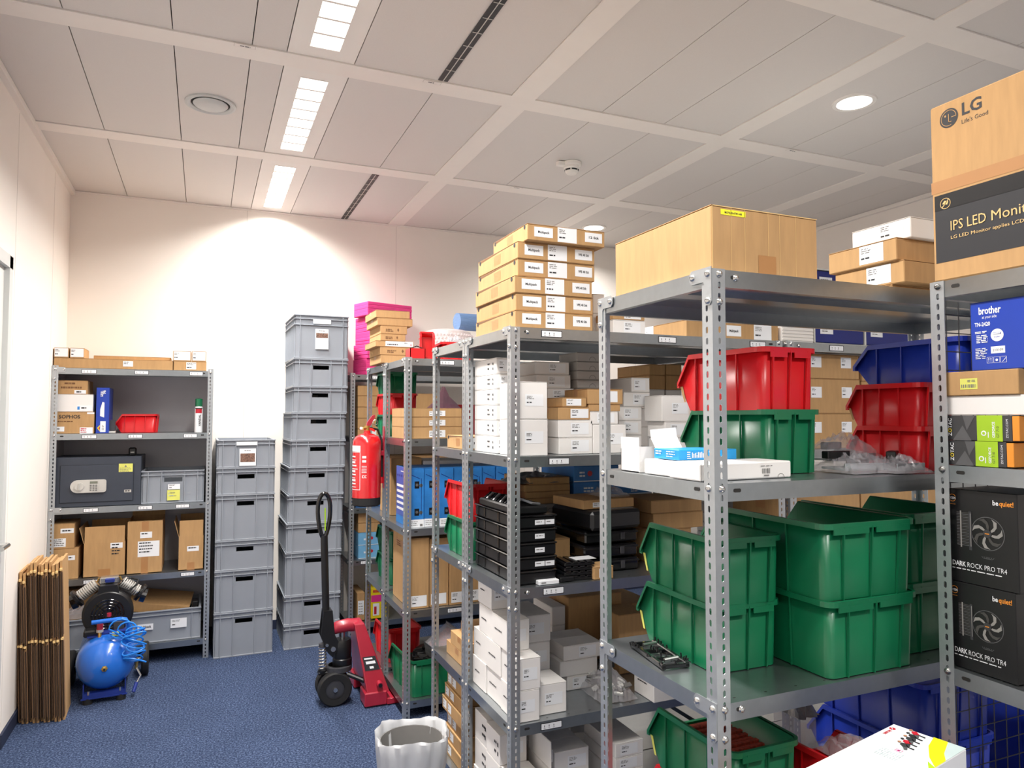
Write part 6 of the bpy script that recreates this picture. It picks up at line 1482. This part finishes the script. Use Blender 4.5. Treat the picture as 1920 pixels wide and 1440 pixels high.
# toner box
t, P = face_text_box('toner_box', 'dark blue brother TN-2420 toner box on the kraft carton', 1.68, 1.84, .90, 1.135, 1.7765, 1.938, 'brother')
P.text('brother', .020, .132, .024, 'label', 1, bold=True, fit=.052); P.text('at your side', .028, .1215, .010, 'label', 1, fit=.034)
P.text('TN-2420', .0105, .104, .013, 'label', 1, bold=True, fit=.036)
P.lines(.011, .092, .03, 2, 'label', .003, .0016, 1); P.lines(.014, .083, .027, 5, 'label', .004, .002, 2); P.lines(.011, .052, .03, 7, 'label', .0038, .0016, 3)
P.disc(.062, .080, .0145, 'label', 1, 34); P.rect(.053, .082, .071, .0865, 'brother', 2); P.rect(.0538, .0828, .0702, .0857, 'label', 3); P.text('brother', .062, .0745, .0055, 'brother', 2, center=True, fit=.014)
P.rect(.047, .038, .079, .054, 'label', 1); P.text('210109', .063, .043, .0085, 'ink_grey', 2, center=True, fit=.024)
for k in range(3):
    u = .037 + k * .0155; P.ring(u + .007, .0225, .0, .0, 'label', 1, 3); 
    for (a, c_, d_, e_) in ((u, .016, u + .014, .0165), (u, .0295, u + .014, .030), (u, .016, u + .0006, .030), (u + .0134, .016, u + .014, .030)): P.rect(a, c_, d_, e_, 'label', 1)
for u in (.041, .046): P.rect(u, .019, u + .0008, .026, 'label', 1); P.poly([(u - .0014, .025), (u + .0022, .025), (u + .0004, .0285)], 'label', 1)
P.disc(.0595, .0225, .003, 'label', 1, 10); P.poly([(.072, .018), (.080, .027), (.0806, .0262), (.0725, .0172)], 'label', 1)
P.build('printed_artwork', t)
t, P = face_text_box('carton', 'flat kraft carton with barcode sticker under the toner box', 1.665, 1.85, 1.020, 1.20, 1.7185, 1.7755, 'kraft')
P.rect(.046, .014, .088, .040, 'yellow_tag', 1); bars(P, .049, .018, .035, .008, 'ink_grey', 5, 2); P.lines(.064, .036, .02, 2, 'ink_grey', .003, .0014, 2); P.build('barcode_sticker', t)
t, P = face_text_box('white_carton', 'plain white carton between kraft carton and green-black boxes', 1.67, 1.85, .99, 1.193, 1.672, 1.7175, 'white'); 
for k, (y0, y1, z0, z1, w1) in enumerate(((1.052, 1.193, 1.5525, 1.6105, 'lower'), (1.038, 1.197, 1.6115, 1.671, 'upper'))):
    t, P = face_text_box('graphics_card_box', '%s black and green ZOTAC box with yellow end' % w1, 1.667, 1.80, y0, y1, z0, z1, 'zotac', grp='ZOTAC boxes')
    L = y1 - y0; h = z1 - z0
    P.poly([(.02, 0), (.066, 0), (.045, h * .6)], 'zotac_light', 1); P.poly([(.045, h), (.075, h * .98), (.055, h * .4)], 'zotac_light', 1)
    P.rect(L * .50, 0, L * .87, h, 'lime', 1.5); P.text('ZOTAC', .018, .010, .0125, 'label', 2, rot=90, bold=True); P.text('O', .018, .0185, .0125, 'yellow', 3, rot=90, bold=True)
    P.text('GEFORCE', L * .76, .008, .0085, 'label', 2, rot=90, bold=True); P.text('GT 710', L * .82, .008, .0085, 'zotac', 2, rot=90); P.text('ZOTAC.COM', L * .95, .008, .0072, 'label', 2, rot=90)
    P.disc(L * .60, .018, .0062, 'label', 2, 16); P.disc(L * .60, .018, .0035, 'lime', 3, 12); P.lines(L * .66, .008, .02, 1, 'label', .004, .002, 1, vert=True)
    P.build('printed_artwork', t)
    MB().cbox(-.067, .0, -L / 2 - .016, -L / 2 - .0005, .002, h - .002, 'orange', .001).build('open_end_flap', t)
# cooler boxes
for k, (z0, z1, w1) in enumerate(((1.0695, 1.272, 'lower'), (1.2728, 1.494, 'upper'))):
    y0, y1 = (1.052 if k == 0 else 1.042), 1.197
    t, P = face_text_box('cooler_box', '%s black be quiet! DARK ROCK PRO TR4 cooler box' % w1, 1.675, 1.90, y0 - .005, y1, z0, z1, 'black', grp='cooler boxes')
    L = y1 - y0 + .005; h = z1 - z0; s = L / .165
    P.text('be', L * .655, h * .865, .016, 'label', 1, bold=True, fit=L * .085); P.text('quiet!', L * .75, h * .865, .016, 'orange', 1, bold=True, fit=L * .20)
    P.ring(L * .055, h * .90, .009, .0012, 'orange', 1, 26); P.rect(-.0, h * .885, L * .12, h * .915, 'black', 2); P.text('RYZEN', L * .005, h * .888, .007, 'label', 3, bold=True, fit=L * .105); P.rect(L * .01, h * .83, L * .10, h * .834, 'orange', 1)
    P.text('DARK', L * .03, h * .175, .016, 'label', 1, bold=True, fit=L * .21); P.text('ROCK PRO TR4', L * .255, h * .175, .016, 'label', 1, fit=L * .58)
    P.lines(L * .03, h * .15, L * .8, 1, 'label', .004, .0022, 3)
    for q in range(22): P.rect(L * .115, h * (.40 + q * .0165), L * .30, h * (.408 + q * .0165), 'blade_dark' if q % 2 else 'zotac_light', 1)
    P.rect(L * .17, h * .38, L * .19, h * .77, 'blade', 2); P.rect(L * .30, h * .36, L * .345, h * .77, 'graypart', 2); P.rect(L * .325, h * .40, L * .335, h * .75, 'blade', 3)
    cu, cv = L * .575, h * .56; rr = L * .225
    P.ring(cu, cv, rr * 1.08, rr * .05, 'zotac_light', 1, 36)
    for q in range(7):
        a0 = R(q * 360 / 7 + 20); pts = []
        for (fr, da) in ((.28, 0), (.5, .10), (.75, .28), (.97, .55), (1.0, .95), (.85, .75), (.6, .48), (.3, .45)): pts.append((cu + rr * fr * math.cos(a0 + da), cv + rr * fr * math.sin(a0 + da)))
        P.poly(pts, 'blade_dark' if q % 2 else 'blade', 2)
    P.disc(cu, cv, rr * .27, 'graypart', 3, 24); P.disc(cu, cv, rr * .23, 'zotac', 4, 24); P.rect(cu - rr * .14, cv - rr * .03, cu + rr * .14, cv + rr * .03, 'orange', 5)
    for q in range(4): P.ring(cu - L * .05 + q * L * .03, h * .33, L * .05, .0012, 'zotac_light', 1, 12, 200, 340)
    P.build('printed_artwork', t)
# xerox carton in the near foreground, set on a kraft carton
t = empty('xerox_carton', (1.393, 1.137, .70), R(0)); tag(t, 'white xerox toner carton with yellow stripe, bottom right corner', 'box')
XA0, XB0, XC0 = Vector((1.393, 1.137)), Vector((1.431, 1.007)), Vector((1.063, 1.064))
ang = math.atan2(1.137 - 1.007, 1.393 - 1.431)   # direction from right corner towards far corner
t.location = (0, 0, 0)
uv = Vector((1.393 - 1.063, 1.137 - 1.064)).normalized(); wv = Vector((uv.y, -uv.x))
org = Vector((1.393, 1.137)); Lx, Ly, Hx, Zt = .42, .145, .17, 1.0
t.location = (org.x, org.y, Zt - Hx); t.rotation_euler = (0, 0, math.atan2(uv.y, uv.x))
MB().cbox(-Lx, 0, -Ly, 0, 0, Hx, 'label', .002).build('carton_body', t)
P = Print(Lx, Ly, Hx, 'T'); P.O = Vector((-Lx, -Ly, Hx))
P.poly([(.42, .062), (.37, .050), (.32, .026), (.285, 0), (.33, 0), (.36, .016), (.42, .034)], 'xyellow', 1); P.poly([(.42, .034), (.36, .016), (.33, 0), (.42, 0)], 'xteal', 1); P.poly([(.285, 0), (.26, 0), (.30, .020)], 'lime', 1)
P.text('xerox', .352, .128, .014, 'xred', 1, bold=True, fit=.030); P.disc(.392, .133, .0065, 'xred', 1, 20); P.poly([(.387, .129), (.397, .137), (.396, .138), (.386, .130)], 'label', 2)
rd = random.Random(3)
def figure_at(u, v, pts, m, l):
    P.poly([(u + 1.3 * (x * .811 + y * .584), v + 1.3 * (-x * .584 + y * .811)) for x, y in pts], m, l)
for q in range(5):
    u, v_ = .325 + q * .0185, .072 + q * .003; cc = ('zotac', 'xred', 'graypart', 'ink', 'xred')[q]
    figure_at(u, v_, [(-.004, .002), (.004, .001), (.006, .014), (.001, .017), (-.004, .012)], cc, 2)
    figure_at(u, v_, [(-.004, .003), (.003, .002), (-.003, -.008), (-.008, -.007)], 'graypart' if q % 2 else 'zotac_light', 2)
    figure_at(u, v_, [(.001, .002), (.004, .002), (.009, -.007), (.006, -.009)], 'ink', 2)
    figure_at(u, v_, [(.0 + .003 * math.cos(a * .7), .020 + .003 * math.sin(a * .7)) for a in range(9)], 'ink' if q % 2 else 'skin', 3)
P.ring(.300, .075, .009, .0012, 'magenta', 1, 4, 45, 405); P.text('M', .2965, .0722, .009, 'magenta', 1, bold=True)
P.lines(.25, .10, .05, 9, 'xteal', .005, .0016, 2)
P.build('printed_artwork', t)
o = MB().cbox(-Lx + .01, -.01, -Ly + .01, -.01, 0, Zt - Hx - .001, 'kraft').build('carton', loc=(org.x, org.y, 0)); o.rotation_euler = t.rotation_euler; tag(o, 'kraft carton standing beneath the white xerox carton', 'box')
for k, (x0, x1, y0, y1, z0, z1, m) in enumerate(((1.70, 2.1, .45, 1.15, .5005, .72, 'blue'),)):
    stack_bin('dark blue bin on the low shelf behind the wire mesh', 1.9, .80, .5005, .38, .3, .2, 'blue', 0, 'storage bins at the right edge')
for k in range(2):
    stack_bin('%s of two huge dark blue bins on the floor, seen through the wire mesh' % ('lower', 'upper')[k], 2.66, 1.33, .425 * k, .62, .56, .42, 'blue', 0, 'huge blue bins on the floor')
bpy.context.view_layer.update()
